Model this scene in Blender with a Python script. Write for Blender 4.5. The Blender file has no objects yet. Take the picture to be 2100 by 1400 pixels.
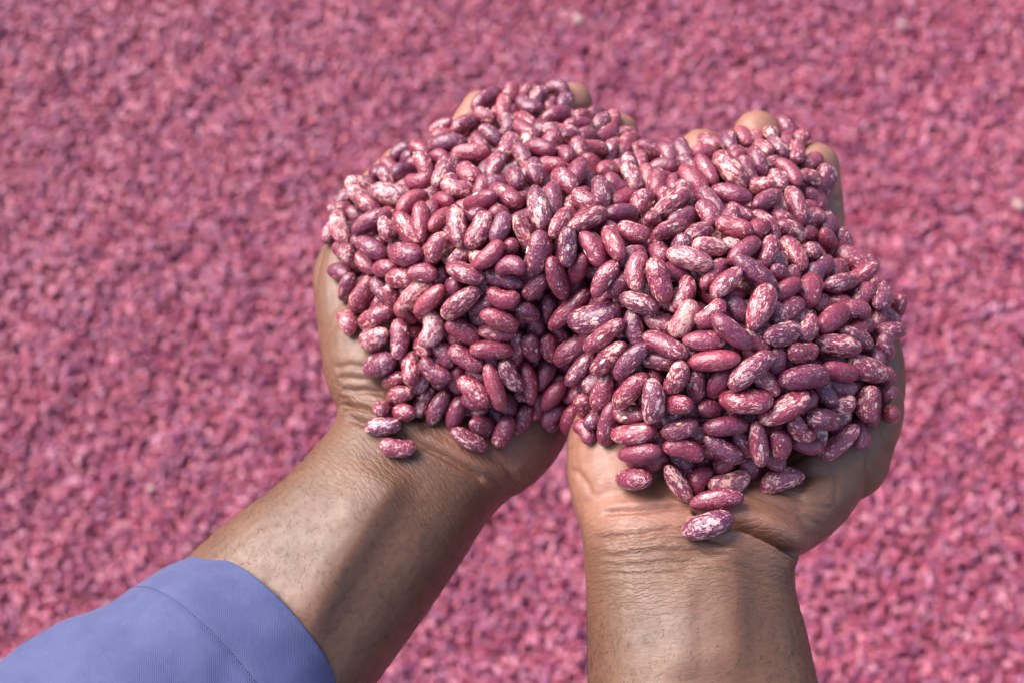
import bpy, bmesh, math, random
import numpy as np
from mathutils import Vector, Matrix, noise

# ------------------------------------------------------------------ camera
SC = bpy.context.scene
COL = SC.collection
TILT = math.radians(25.0); DIST = 0.42; LENS = 50.0
FPX = LENS/36.0*2100.0
CAMP = np.array([0.0, -DIST*math.sin(TILT), DIST*math.cos(TILT)])
FWD = np.array([0.0, math.sin(TILT), -math.cos(TILT)])
UPV = np.array([0.0, math.cos(TILT), math.sin(TILT)])
GROUND_Z = -1.34

cam_d = bpy.data.cameras.new("camera"); cam = bpy.data.objects.new("camera", cam_d)
COL.objects.link(cam); SC.camera = cam
cam.location = CAMP.tolist(); cam.rotation_euler = (TILT, 0, 0)
cam_d.lens = LENS; cam_d.sensor_width = 36; cam_d.clip_start = 0.02; cam_d.clip_end = 50
cam_d.dof.use_dof = True; cam_d.dof.focus_distance = 0.388; cam_d.dof.aperture_fstop = 14.5
cam_d.dof.aperture_blades = 0

# ------------------------------------------------------------------ light
world = bpy.data.worlds.new("World"); SC.world = world; world.use_nodes = True
wn = world.node_tree.nodes; wl = world.node_tree.links
bg = wn["Background"]
sky = wn.new("ShaderNodeTexSky"); sky.sky_type = 'NISHITA'; sky.sun_disc = False
SUN_EL = math.radians(46); SUN_AZ = math.radians(-58)      # azimuth from +Y towards +X
sky.sun_elevation = SUN_EL; sky.sun_rotation = SUN_AZ
sky.air_density = 1.0; sky.dust_density = 3.0; sky.ozone_density = 1.0
wl.new(sky.outputs[0], bg.inputs[0]); bg.inputs[1].default_value = 0.085
sd = bpy.data.lights.new("sun", 'SUN'); so = bpy.data.objects.new("sun", sd); COL.objects.link(so)
sd.energy = 1.5; sd.angle = math.radians(40); sd.color = (1.0, 0.955, 0.935)
sdir = Vector((math.sin(SUN_AZ)*math.cos(SUN_EL), math.cos(SUN_AZ)*math.cos(SUN_EL), math.sin(SUN_EL)))
so.rotation_euler = sdir.to_track_quat('Z', 'Y').to_euler()
SC.view_settings.view_transform = 'Standard'; SC.view_settings.look = 'None'
SC.view_settings.gamma = 1.0; SC.view_settings.exposure = 1.84

# ------------------------------------------------------------------ helpers
def unproj(px, py, z):
    """photo pixel -> world point on the horizontal plane at height z"""
    x = (px-1050.0)/FPX; y = (700.0-py)/FPX
    d = FWD + x*np.array([1.0, 0, 0]) + y*UPV
    t = (z-CAMP[2])/d[2]
    return CAMP + d*t

def proj(P):
    """world points (n,3) -> pixels (n,2) and depth"""
    Q = np.asarray(P)-CAMP
    dep = Q@FWD
    return np.stack([1050+Q[:, 0]/dep*FPX, 700-(Q@UPV)/dep*FPX], 1), dep

def tag(o, label=None, category=None, group=None, kind=None):
    for k, v in (("label", label), ("category", category), ("group", group), ("kind", kind)):
        if v: o[k] = v
    return o

def mesh_obj(name, verts, faces, mat, parent=None, smooth=True):
    me = bpy.data.meshes.new(name)
    me.from_pydata([tuple(v) for v in verts], [], [tuple(f) for f in faces])
    me.update()
    if smooth: me.polygons.foreach_set("use_smooth", [True]*len(me.polygons))
    o = bpy.data.objects.new(name, me); COL.objects.link(o)
    if mat: me.materials.append(mat)
    if parent: o.parent = parent
    return o

def smoothstep(a, b, x):
    t = np.clip((x-a)/(b-a), 0, 1); return t*t*(3-2*t)

def catmull(P, n):
    P = np.asarray(P, float); out = []
    E = np.vstack([2*P[0]-P[1], P, 2*P[-1]-P[-2]])
    for i in range(1, len(E)-2):
        p0, p1, p2, p3 = E[i-1:i+3]
        for k in range(n):
            t = k/n
            out.append(0.5*((2*p1)+(-p0+p2)*t+(2*p0-5*p1+4*p2-p3)*t*t+(-p0+3*p1-3*p2+p3)*t**3))
    out.append(E[-2]); return np.array(out)

# ------------------------------------------------------------------ body: lofts joined by a voxel remesh
class Parts:
    def __init__(s): s.v = []; s.f = []
    def add(s, v, f):
        b = len(s.v); s.v += [tuple(x) for x in v]; s.f += [tuple(i+b for i in q) for q in f]

def rings_to_mesh(R):
    n = len(R[0]); v = np.concatenate(R); f = []
    for i in range(len(R)-1):
        for k in range(n):
            f.append((i*n+k, i*n+(k+1) % n, (i+1)*n+(k+1) % n, (i+1)*n+k))
    f.append(tuple(range(n-1, -1, -1))); f.append(tuple((len(R)-1)*n+k for k in range(n)))
    return v, f

def slab(parts, st, n=48, sub=6):
    """st rows: left px,py, right px,py, z centre, thickness, cup depth, squareness"""
    S = catmull(st, sub); R = []
    for a in S:
        L = unproj(a[0], a[1], a[4]); Q = unproj(a[2], a[3], a[4])
        C = (L+Q)/2; H = (Q-L)/2; t = a[5]/2; e = 2.0/a[7]
        ring = []
        for k in range(n):
            th = 2*math.pi*k/n; c = math.cos(th); s = math.sin(th)
            u = math.copysign(abs(c)**e, c); w = math.copysign(abs(s)**e, s)
            z = w*t
            if w > 0: z -= a[6]*w*(1-u*u)
            ring.append(C+H*u+np.array([0, 0, z]))
        R.append(np.array(ring))
    parts.add(*rings_to_mesh(R))

def tube(parts, pts, rad, n=20, sub=6):
    P = catmull([list(p)+[r] for p, r in zip(pts, rad)], sub)
    # round both ends
    d0 = P[0, :3]-P[1, :3]; d0 /= np.linalg.norm(d0); d1 = P[-1, :3]-P[-2, :3]; d1 /= np.linalg.norm(d1)
    rows = []
    for a in (80, 60, 40, 20):
        A = math.radians(a); rows.append(np.append(P[0, :3]+d0*P[0, 3]*math.sin(A), P[0, 3]*math.cos(A)))
    rows += list(P)
    for a in (15, 30, 45, 60, 75, 85):
        A = math.radians(a); rows.append(np.append(P[-1, :3]+d1*P[-1, 3]*math.sin(A), P[-1, 3]*math.cos(A)))
    P = np.array(rows); R = []
    for i in range(len(P)):
        t = P[min(i+1, len(P)-1), :3]-P[max(i-1, 0), :3]; t /= np.linalg.norm(t)
        x = np.cross(t, [0, 0, 1.0])
        if np.linalg.norm(x) < 1e-4: x = np.array([1.0, 0, 0])
        x /= np.linalg.norm(x); y = np.cross(x, t)
        ring = [P[i, :3]+P[i, 3]*(x*math.cos(2*math.pi*k/n)+y*math.sin(2*math.pi*k/n)) for k in range(n)]
        R.append(np.array(ring))
    parts.add(*rings_to_mesh(R))

def blob(parts, c, ax, rot=0.0, tilt=0.0):
    n, m = 24, 14; R = []
    M = np.array(Matrix.Rotation(rot, 3, 'Z')@Matrix.Rotation(tilt, 3, 'Y'))
    for i in range(1, m):
        a = math.pi*i/m
        R.append(np.array([np.array(c)+M@(np.array([math.sin(a)*math.cos(2*math.pi*k/n), math.sin(a)*math.sin(2*math.pi*k/n), math.cos(a)])*np.array(ax)) for k in range(n)]))
    parts.add(*rings_to_mesh(R))

def U(px, py, z): return unproj(px, py, z)

def remesh_parts(parts, voxel, smooth_it):
    me = bpy.data.meshes.new("tmp"); me.from_pydata(parts.v, [], parts.f)
    bm = bmesh.new(); bm.from_mesh(me); bmesh.ops.recalc_face_normals(bm, faces=bm.faces); bm.to_mesh(me); bm.free()
    ob = bpy.data.objects.new("tmp", me); COL.objects.link(ob)
    m = ob.modifiers.new("r", 'REMESH'); m.mode = 'VOXEL'; m.voxel_size = voxel; m.adaptivity = 0
    s = ob.modifiers.new("s", 'SMOOTH'); s.factor = 0.5; s.iterations = smooth_it
    dg = bpy.context.evaluated_depsgraph_get()
    out = bpy.data.meshes.new_from_object(ob.evaluated_get(dg))
    bpy.data.objects.remove(ob); return out

def seg_dist(P, A, B):
    """distance and signed side of 2D points P to segment AB, with parameter"""
    d = B-A; L2 = d@d
    t = np.clip(((P-A)@d)/L2, 0, 1)
    q = A+t[:, None]*d; r = P-q
    side = np.sign(d[0]*(P[:, 1]-A[1])-d[1]*(P[:, 0]-A[0]))
    return np.hypot(r[:, 0], r[:, 1]), side, t

def poly_dist(P, line):
    line = catmull(line, 5); n = len(line)-1
    best = np.full(len(P), 1e9); sd = np.zeros(len(P)); tt = np.zeros(len(P))
    for i in range(n):
        d, s, t = seg_dist(P, line[i], line[i+1])
        m = d < best; best[m] = d[m]; sd[m] = s[m]; tt[m] = (i+t[m])/n
    return best, sd, tt

# ---- right arm
def build_right():
    p = Parts()
    slab(p, [
        # Lx    Ly    Rx    Ry    z      thick cup  sq
        [1200, 1760, 1790, 1760, -.030, .062, 0, 2.1],
        [1205, 1560, 1720, 1560, -.028, .058, 0, 2.1],
        [1205, 1400, 1672, 1400, -.025, .053, 0, 2.15],
        [1204, 1290, 1650, 1300, -.023, .049, 0, 2.2],
        [1201, 1200, 1630, 1225, -.021, .045, 0, 2.3],
        [1196, 1120, 1632, 1160, -.020, .043, 0, 2.4],
        [1186, 1050, 1668, 1098, -.021, .041, .001, 2.4],
        [1172, 985, 1758, 1030, -.023, .038, .003, 2.4],
        [1163, 920, 1808, 955, -.026, .034, .005, 2.4],
        [1158, 840, 1820, 850, -.028, .032, .008, 2.4],
        [1160, 760, 1824, 760, -.030, .032, .010, 2.4],
        [1175, 680, 1835, 680, -.032, .030, .010, 2.4],
        [1220, 610, 1760, 600, -.034, .026, .008, 2.3],
        [1280, 560, 1720, 545, -.036, .022, .004, 2.2]], sub=5)
    blob(p, U(1722, 912, -.020), (.0145, .028, .017), rot=math.radians(-38))   # thenar
    blob(p, U(1660, 1040, -.021), (.010, .022, .0155), rot=math.radians(-50))
    blob(p, U(1285, 960, -.021), (.018, .033, .0175), rot=math.radians(4))    # hypothenar
    F = lambda pts, r: tube(p, [U(*q) for q in pts], r)
    F([(1668, 660, -.034), (1673, 560, -.035), (1676, 450, -.032), (1671, 342, -.024)], [.0105, .0097, .0090, .0081])
    F([(1575, 640, -.036), (1562, 510, -.037), (1556, 380, -.032), (1553, 278, -.024)], [.0105, .0095, .0090, .0084])
    F([(1480, 640, -.036), (1465, 520, -.037), (1448, 405, -.033), (1438, 313, -.025)], [.0100, .0090, .0084, .0079])
    F([(1390, 650, -.035), (1365, 560, -.036), (1350, 480, -.031), (1345, 410, -.024)], [.0090, .0082, .0075, .0068])
    F([(1725, 930, -.022), (1779, 800, -.022), (1780, 710, -.018), (1768, 640, -.014)], [.0150, .0115, .0100, .0085])
    return p

# ---- left arm
def build_left():
    p = Parts()
    slab(p, [
        [-260, 1700, 240, 2130, -.062, .062, 0, 2.1],
        [30, 1450, 470, 1810, -.058, .062, 0, 2.1],
        [240, 1275, 622, 1585, -.054, .058, 0, 2.1],
        [400, 1140, 748, 1425, -.050, .054, 0, 2.15],
        [480, 1072, 815, 1335, -.047, .051, 0, 2.2],
        [575, 1000, 880, 1245, -.044, .048, 0, 2.2],
        [650, 925, 950, 1140, -.042, .045, 0, 2.3],
        [690, 868, 1010, 1048, -.041, .042, 0, 2.4],
        [695, 800, 1090, 975, -.042, .039, .001, 2.4],
        [685, 730, 1150, 905, -.043, .035, .004, 2.4],
        [654, 650, 1165, 800, -.045, .032, .008, 2.4],
        [641, 570, 1160, 700, -.048, .030, .009, 2.4],
        [670, 500, 1155, 620, -.050, .026, .008, 2.3],
        [730, 450, 1150, 560, -.052, .022, .004, 2.2]], sub=5)
    blob(p, U(770, 740, -.038), (.017, .028, .0165), rot=math.radians(12))
    blob(p, U(1050, 890, -.041), (.016, .026, .0155), rot=math.radians(-38))
    F = lambda pts, r: tube(p, [U(*q) for q in pts], r)
    F([(760, 760, -.040), (714, 620, -.038), (722, 515, -.036), (752, 426, -.038), (822, 340, -.041)], [.0150, .0108, .0090, .0083, .0070])
    F([(830, 600, -.050), (865, 470, -.052), (915, 350, -.048), (984, 222, -.044)], [.0105, .0092, .0082, .0064])
    F([(930, 620, -.052), (990, 470, -.054), (1080, 330, -.049), (1174, 211, -.042)], [.0105, .0092, .0084, .0072])
    F([(1020, 640, -.052), (1080, 500, -.054), (1165, 390, -.049), (1268, 274, -.042)], [.0100, .0090, .0080, .0072])
    F([(1095, 660, -.050), (1140, 560, -.052), (1210, 470, -.046), (1290, 380, -.036)], [.0090, .0080, .0072, .0064])
    return p

def skin_mesh(parts, name, creases, ridges, zones, vox=.0006):
    me = remesh_parts(parts, vox, 10)
    n = len(me.vertices); co = np.empty(n*3); me.vertices.foreach_get("co", co); co = co.reshape(-1, 3)
    no = np.empty(n*3); me.vertices.foreach_get("normal", no); no = no.reshape(-1, 3)
    P, dep = proj(co)
    view = CAMP-co; view /= np.linalg.norm(view, axis=1)[:, None]
    facing = smoothstep(-0.15, 0.35, (no*view).sum(1))
    disp = np.zeros(n)
    wob = np.array([noise.noise(Vector(c)*180)+0.5*noise.noise(Vector(c)*420) for c in co])
    Pw = P+np.stack([wob*5, np.roll(wob, 7)*0+wob*4], 1)
    for line, depth, width, skew in creases:
        line = np.array(line, float)
        bb0 = line.min(0)-60; bb1 = line.max(0)+60
        m = np.all((P > bb0) & (P < bb1), axis=1) & (facing > 0)
        if not m.any(): continue
        d, s, t = poly_dist(Pw[m], line)
        fade = smoothstep(0, .12, t)*smoothstep(1, .88, t)*(0.35+0.65*1)
        prof = np.exp(-(d/width)**2) - 0.28*np.exp(-((d-width*2.4)/(width*1.8))**2)*(1+skew*s)
        disp[m] -= depth*prof*fade*facing[m]
    for line, h, wl_, wr in ridges:
        line = np.array(line, float)
        bb0 = line.min(0)-150; bb1 = line.max(0)+150
        m = np.all((P > bb0) & (P < bb1), axis=1) & (facing > 0)
        d, s, t = poly_dist(P[m], line)
        w = np.where(s > 0, wr, wl_)      # image y is down: side > 0 lies to the right of an upward line
        disp[m] += h*np.exp(-(d/w)**2)*smoothstep(0, .2, t)*smoothstep(1, .8, t)*facing[m]
    disp += 0.00010*wob*smoothstep(.0, .4, facing)
    co2 = co+no*disp[:, None]
    me.vertices.foreach_set("co", co2.ravel()); me.update()
    me.polygons.foreach_set("use_smooth", [True]*len(me.polygons))
    # pigment: 1 = pale palm skin, 0 = brown arm skin (measured on the body, not the light)
    palm, redness, lines = zones(P, co, no)
    a = me.attributes.new("pigment", 'FLOAT_COLOR', 'POINT')
    c4 = np.stack([palm, redness, lines, np.ones(n)], 1).astype(np.float32)
    a.data.foreach_set("color", c4.ravel())
    me.name = name
    return me
# creases: (pixel polyline used to place it on the body, depth m, half width in px, skew)
CR_R = [
 ([(1640,404),(1690,410),(1735,405)], .0006, 6, 0), ([(1640,520),(1690,526),(1735,520)], .0007, 6, 0),
 ([(1225,1052),(1300,1046),(1380,1038),(1450,1042),(1520,1064)], .0014, 5.5, .3),
 ([(1415,1046),(1455,1058),(1500,1076),(1560,1098),(1612,1126),(1640,1144)], .0060, 9, .6),
 ([(1480,1100),(1540,1118),(1600,1145),(1640,1175)], .0014, 8, .2),
 ([(1205,1105),(1280,1098),(1360,1088),(1430,1085),(1500,1095)], .0010, 6, .2),
 ([(1210,1120),(1300,1112),(1380,1104),(1450,1106),(1540,1130),(1620,1170)], .0007, 5, 0),
 ([(1210,1140),(1300,1135),(1390,1128),(1480,1132),(1560,1150),(1630,1190)], .00045, 5, 0),
 ([(1212,1160),(1310,1158),(1400,1152),(1500,1160),(1630,1205)], .00035, 4.5, 0),
 ([(1215,1180),(1320,1178),(1420,1172),(1520,1185),(1625,1225)], .0003, 4.5, 0),
 ([(1175,960),(1200,985),(1215,1020)], .0006, 7, 0),
 ([(1165,925),(1185,905),(1215,890)], .0004, 6, 0),
 ([(1440,1000),(1500,1010),(1580,1030),(1660,1065),(1690,1085)], .0005, 5, 0),
 ([(1500,985),(1580,1000),(1660,1030),(1720,1050)], .0004, 5, 0),
 ([(1570,1000),(1600,960),(1650,930),(1690,920)], .0004, 6, 0),
 ([(1755,880),(1775,920),(1780,980),(1770,1020)], .0006, 5, 0),
 ([(1790,840),(1806,870),(1818,905),(1820,950)], .0005, 5, 0),
 ([(1700,940),(1715,980),(1715,1040)], .0003, 5, 0),
]
CR_L = [
 ([(692,832),(730,832),(775,842),(830,852),(880,860)], .0030, 7, .5),
 ([(700,850),(760,872),(830,895),(900,930),(960,965),(1010,1000)], .0016, 7, .3),
 ([(860,905),(920,935),(980,968),(1040,1000)], .0008, 7, .2),
 ([(700,875),(770,900),(850,930),(930,975),(1000,1020)], .0004, 6, 0),
 ([(700,800),(740,800),(790,808)], .0006, 6, 0),
 ([(690,775),(740,775),(790,785)], .0005, 6, 0),
 ([(680,752),(730,750),(780,760)], .0005, 6, 0),
 ([(670,680),(700,650),(715,610)], .0004, 7, 0),
 ([(1000,935),(1035,955),(1060,990)], .0004, 6, 0),
 ([(690,815),(740,818),(790,826)], .0005, 5, 0),
]
RI_R = [([(1500,1420),(1500,1280),(1500,1180),(1475,1110)], .0022, 80, 38),
        ([(1400,1400),(1405,1280),(1405,1170)], .0006, 35, 30),
        ([(1430,1015),(1520,1045),(1600,1085),(1670,1122)], .0026, 30, 26)]
RI_L = [([(600,1350),(680,1190),(760,1060),(835,945)], .0036, 75, 40),
        ([(600,1160),(700,1040),(770,950)], .0007, 40, 35)]

def zones_r(P, co, no):
    # palm side of the hand, bounded by the wrist crease; fades round the edges of the hand
    y = P[:, 1]; x = P[:, 0]
    wrist = 1090+np.where(x > 1450, (x-1450)*.25, 0)
    up = smoothstep(wrist+60, wrist-50, y)
    side = smoothstep(1720, 1480, x+0.25*(1000-y))
    finger = smoothstep(620, 520, y)
    palm = up*(0.22+0.78*side)*smoothstep(-.5, .5, no[:, 2]); palm = np.maximum(palm, finger*smoothstep(-.9, -.2, no[:, 2]))
    lines = smoothstep(1020, 1090, y)*smoothstep(1290, 1190, y)+.5*smoothstep(1400, 1500, x)*smoothstep(960, 1010, y)*smoothstep(1100, 1060, y)
    return palm, up*side*(1-finger), np.clip(lines, 0, 1)
def zones_l(P, co, no):
    x = P[:, 0]; y = P[:, 1]
    w = (y-840)-(x-700)*.45
    up = smoothstep(60, -40, w)
    side = smoothstep(800, 950, x)
    finger = smoothstep(480, 380, y)
    palm = up*(0.1+0.6*side)*smoothstep(-.5, .5, no[:, 2]); palm = np.maximum(palm, finger*smoothstep(-.9, -.2, no[:, 2]))
    lines = smoothstep(-90, -30, w)*smoothstep(220, 110, w)
    return palm, up*side*(1-finger), lines
# ------------------------------------------------------------------ node helpers
def newmat(name):
    m = bpy.data.materials.new(name); m.use_nodes = True
    nt = m.node_tree; return m, nt, nt.nodes["Principled BSDF"]

class NT:
    def __init__(s, nt): s.nt = nt
    def n(s, typ, **kw):
        nd = s.nt.nodes.new(typ)
        for k, v in kw.items():
            if k.startswith("i_"):
                key = k[2:]; key = int(key) if key.isdigit() else key.replace("_", " ")
                s.set(nd, key, v)
            else: setattr(nd, k, v)
        return nd
    def set(s, nd, key, v):
        sock = nd.inputs[key]
        if isinstance(v, bpy.types.NodeSocket): s.nt.links.new(v, sock)
        else: sock.default_value = v
    def math(s, op, a, b=0.0, c=0.0, clamp=False):
        nd = s.nt.nodes.new("ShaderNodeMath"); nd.operation = op; nd.use_clamp = clamp
        s.set(nd, 0, a); s.set(nd, 1, b)
        if op in ('MULTIPLY_ADD', 'SMOOTH_MIN'): s.set(nd, 2, c)
        return nd.outputs[0]
    def mix(s, f, a, b, blend='MIX'):
        nd = s.nt.nodes.new("ShaderNodeMix"); nd.data_type = 'RGBA'; nd.blend_type = blend
        s.set(nd, 0, f); s.set(nd, 6, a); s.set(nd, 7, b); return nd.outputs[2]
    def rng(s, v, a, b, c=0.0, d=1.0, smooth=True):
        nd = s.nt.nodes.new("ShaderNodeMapRange")
        nd.interpolation_type = 'SMOOTHSTEP' if smooth else 'LINEAR'
        s.set(nd, 0, v); s.set(nd, 1, a); s.set(nd, 2, b); s.set(nd, 3, c); s.set(nd, 4, d); return nd.outputs[0]
    def noise(s, vec, scale, detail=2.0, rough=.5, dist=0.0, w=None):
        nd = s.nt.nodes.new("ShaderNodeTexNoise")
        if w is not None: nd.noise_dimensions = '4D'; s.set(nd, "W", w)
        s.set(nd, "Vector", vec); s.set(nd, "Scale", scale); s.set(nd, "Detail", detail)
        s.set(nd, "Roughness", rough); s.set(nd, "Distortion", dist); return nd.outputs[0]

# ------------------------------------------------------------------ bean material
def bean_material(name, b1=(.215, .013, .042, 1), b2=(.090, .013, .050, 1), p1=(.74, .38, .30, 1), p2=(.70, .38, .37, 1), coat=.45):
    m, nt, P = newmat(name); h = NT(nt)
    co = h.n("ShaderNodeTexCoord").outputs["Object"]
    vec = h.n("ShaderNodeVectorMath", operation='MULTIPLY', i_0=co, i_1=(1.5, 1.0, 1.0)).outputs[0]
    at = h.n("ShaderNodeAttribute", attribute_type='INSTANCER', attribute_name="speck").outputs["Fac"]
    sd_ = h.n("ShaderNodeAttribute", attribute_type='INSTANCER', attribute_name="seed").outputs["Fac"]
    w = h.math('MULTIPLY', sd_, 97.0)
    def rnd(k): return h.math('FRACT', h.math('MULTIPLY', sd_, k))
    big = h.noise(vec, 1.1, 1.0, .5, 0, w)                        # where the marbling gathers
    str_ = h.n("ShaderNodeVectorMath", operation='MULTIPLY', i_0=vec, i_1=(.72, 1.15, 1.15)).outputs[0]
    fleck = h.noise(str_, 3.3, 3.0, .60, .7, w)
    fine = h.noise(vec, 9.0, 2.0, .6, .3, h.math('ADD', w, 13.0))
    th = h.rng(at, 0.0, 9.0, .725, .488, smooth=False)
    th = h.math('SUBTRACT', th, h.math('MULTIPLY', h.math('SUBTRACT', big, .5), .42))
    mask = h.rng(fleck, h.math('SUBTRACT', th, .012), h.math('ADD', th, .016))
    m2 = h.math('MULTIPLY', h.rng(fine, .60, .64), h.rng(at, 0.0, 5.0, .30, .85))
    mask = h.math('MAXIMUM', mask, m2)
    # dark crimson to plum ground colour
    base = h.mix(rnd(7.31), b1, b2)
    base = h.mix(h.rng(rnd(3.77), .8, 1.0), base, (.30, .04, .07, 1))
    base = h.mix(h.math('MULTIPLY', h.rng(h.noise(vec, 2.3, 3.0, .6, .3, h.math('ADD', w, 31.0)), .35, .7), .32), base, (.30, .05, .085, 1))
    pale = h.mix(rnd(11.9), p1, p2)
    pale = h.mix(h.math('MULTIPLY', h.rng(fine, .45, .6), .35), pale, (.56, .19, .20, 1))
    col = h.mix(mask, base, pale)
    wash = h.math('MULTIPLY', h.rng(at, 6.5, 9.0), .20)
    col = h.mix(wash, col, (.60, .24, .26, 1))
    # the brownish halo round the hilum on the inner side (local +Y)
    d = h.n("ShaderNodeVectorMath", operation='DISTANCE', i_0=h.n("ShaderNodeVectorMath", operation='MULTIPLY', i_0=co, i_1=(1.7, 1.0, 1.6)).outputs[0], i_1=(0, .95, 0)).outputs["Value"]
    halo = h.rng(h.math('ADD', d, h.math('MULTIPLY', h.math('SUBTRACT', fine, .5), .5)), .5, .15)
    col = h.mix(h.math('MULTIPLY', halo, .65), col, (.36, .13, .045, 1))
    # dusty bloom
    dust = h.math('MULTIPLY', h.rng(h.noise(vec, 3.0, 4.0, .7, 0, h.math('ADD', w, 77.0)), .42, .75), .06)
    col = h.mix(dust, col, (.55, .40, .46, 1))
    h.set(P, "Base Color", col)
    h.set(P, "Roughness", h.rng(fine, .3, .7, .27, .42))
    P.inputs["IOR"].default_value = 1.5
    P.inputs["Coat Weight"].default_value = coat; P.inputs["Coat Roughness"].default_value = .23
    P.inputs["Subsurface Weight"].default_value = 0.0
    bp = h.n("ShaderNodeBump", i_Strength=.22, i_Distance=.06)
    hgt = h.math('ADD', h.noise(vec, 2.6, 2.0, .5, 0, w), h.math('ADD', h.math('MULTIPLY', mask, .10), h.math('MULTIPLY', fine, .16)))
    h.set(bp, "Height", hgt); h.set(P, "Normal", bp.outputs[0])
    return m
M_BEAN = bean_material("speckled_bean_skin")
M_SPREAD = bean_material("spread_bean_skin", (.33, .026, .064, 1), (.19, .027, .098, 1), (.62, .22, .24, 1), (.52, .22, .38, 1), .25)

m, nt, P = newmat("hilum"); P.inputs["Base Color"].default_value = (.78, .66, .58, 1); P.inputs["Roughness"].default_value = .5; M_HIL = m
m, nt, P = newmat("hilum_red"); P.inputs["Base Color"].default_value = (.52, .06, .09, 1); P.inputs["Roughness"].default_value = .4; M_HIL2 = m

def skin_material(name, ang):
    m, nt, P = newmat(name); h = NT(nt)
    co = h.n("ShaderNodeTexCoord").outputs["Object"]
    mp = h.n("ShaderNodeMapping", i_Vector=co, i_Rotation=(0, 0, ang)).outputs[0]
    pig = h.n("ShaderNodeAttribute", attribute_name="pigment")
    sep = h.n("ShaderNodeSeparateColor", i_0=pig.outputs["Color"])
    palm, hand, wzone = sep.outputs[0], sep.outputs[1], sep.outputs[2]
    n1 = h.noise(co, 55, 4, .6); n2 = h.noise(co, 260, 4, .65); n3 = h.noise(co, 1400, 2, .6)
    arm = h.mix(h.rng(n1, .3, .7), (.114, .048, .024, 1), (.145, .062, .032, 1))
    arm = h.mix(h.math('MULTIPLY', h.rng(n2, .45, .75), .35), arm, (.090, .036, .019, 1))
    hnd = h.mix(h.rng(n2, .35, .7), (.070, .030, .016, 1), (.094, .041, .022, 1))
    plm = h.mix(h.rng(n2, .35, .7), (.29, .125, .082, 1), (.23, .096, .060, 1))
    col = h.mix(h.math('MULTIPLY', hand, .7), arm, hnd); col = h.mix(palm, col, plm)
    col = h.mix(h.math('MULTIPLY', h.rng(n3, .64, .80), .14), col, (.34, .22, .16, 1))       # dust grains, flakes of dry skin
    pores = h.n("ShaderNodeTexVoronoi", i_Vector=co, i_Scale=520.0, i_Randomness=1.0).outputs["Distance"]
    col = h.mix(h.math('MULTIPLY', h.rng(pores, .16, .04), h.math('MULTIPLY', h.rng(n2, .35, .6), .32)), col, (.09, .042, .025, 1))
    # fine skin lines across the limb, and the crossed lattice of the wrist
    st = h.n("ShaderNodeVectorMath", operation='MULTIPLY', i_0=mp, i_1=(.28, 1.0, .6)).outputs[0]
    lines = h.noise(st, 1250, 3, .65, .5)
    def band(rot, sc, seed):
        q = h.n("ShaderNodeMapping", i_Vector=mp, i_Rotation=(0, 0, math.radians(rot)), i_Location=(seed, 0, 0)).outputs[0]
        wv_ = h.n("ShaderNodeTexWave", wave_type='BANDS', bands_direction='Y', wave_profile='SIN', i_Vector=q, i_Scale=sc, i_Distortion=7.0, i_Detail=2.0, i_Detail_Scale=1.1, i_Detail_Roughness=.55).outputs["Fac"]
        return h.rng(wv_, .0, .30)
    b1 = band(5, 190.0, 0.0); b2 = band(-16, 150.0, .3); b3 = band(20, 160.0, .7)
    lat = h.math('MULTIPLY', b1, h.math('MULTIPLY', h.math('ADD', h.math('MULTIPLY', b2, .5), .5), h.math('ADD', h.math('MULTIPLY', b3, .4), .6)))
    n4 = h.noise(st, 340, 3, .6, .6)
    hgt = h.math('ADD', h.math('MULTIPLY', lines, .42), h.math('ADD', h.math('MULTIPLY', h.math('MULTIPLY', lat, wzone), .9), h.math('MULTIPLY', n4, .20)))
    hgt = h.math('ADD', hgt, h.math('MULTIPLY', lat, .12))
    h.set(P, "Base Color", col)
    h.set(P, "Roughness", h.rng(n2, .3, .7, .48, .58))
    P.inputs["Subsurface Weight"].default_value = .12
    P.inputs["Subsurface Radius"].default_value = (1.0, .35, .18); P.inputs["Subsurface Scale"].default_value = .0022
    P.inputs["Specular IOR Level"].default_value = .6
    bp = h.n("ShaderNodeBump", i_Strength=.5, i_Distance=.00026, i_Height=hgt)
    h.set(P, "Normal", bp.outputs[0])
    return m
M_SKIN_R = skin_material("brown_skin", 0.0)
M_SKIN_L = skin_material("brown_skin_turned", math.radians(40))

m, nt, P = newmat("arm_hair"); P.inputs["Base Color"].default_value = (.035, .022, .017, 1); P.inputs["Roughness"].default_value = .45; M_HAIR = m

m, nt, P = newmat("blue_twill"); h = NT(nt)
at = h.n("ShaderNodeAttribute", attribute_name="weave").outputs["Vector"]
n1 = h.noise(at, 6.0, 4, .6); n2 = h.noise(at, 45.0, 4, .65)
wv = h.n("ShaderNodeTexWave", wave_type='BANDS', bands_direction='DIAGONAL', i_Vector=at, i_Scale=95.0, i_Distortion=.35, i_Detail=2.0, i_Detail_Scale=6.0).outputs["Fac"]
wv2 = h.n("ShaderNodeTexWave", wave_type='BANDS', bands_direction='X', i_Vector=at, i_Scale=120.0, i_Distortion=.3).outputs["Fac"]
col = h.mix(h.rng(n1, .35, .65), (.044, .051, .140, 1), (.062, .069, .165, 1))
col = h.mix(h.math('MULTIPLY', h.rng(n2, .5, .75), .18), col, (.13, .13, .24, 1))
col = h.mix(h.math('MULTIPLY', wv, .14), col, (.14, .17, .34, 1))
h.set(P, "Base Color", col); P.inputs["Roughness"].default_value = .85
P.inputs["Sheen Weight"].default_value = .15; P.inputs["Sheen Roughness"].default_value = .4
bp = h.n("ShaderNodeBump", i_Strength=.35, i_Distance=.0002, i_Height=h.math('ADD', wv, h.math('MULTIPLY', wv2, .4)))
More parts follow.
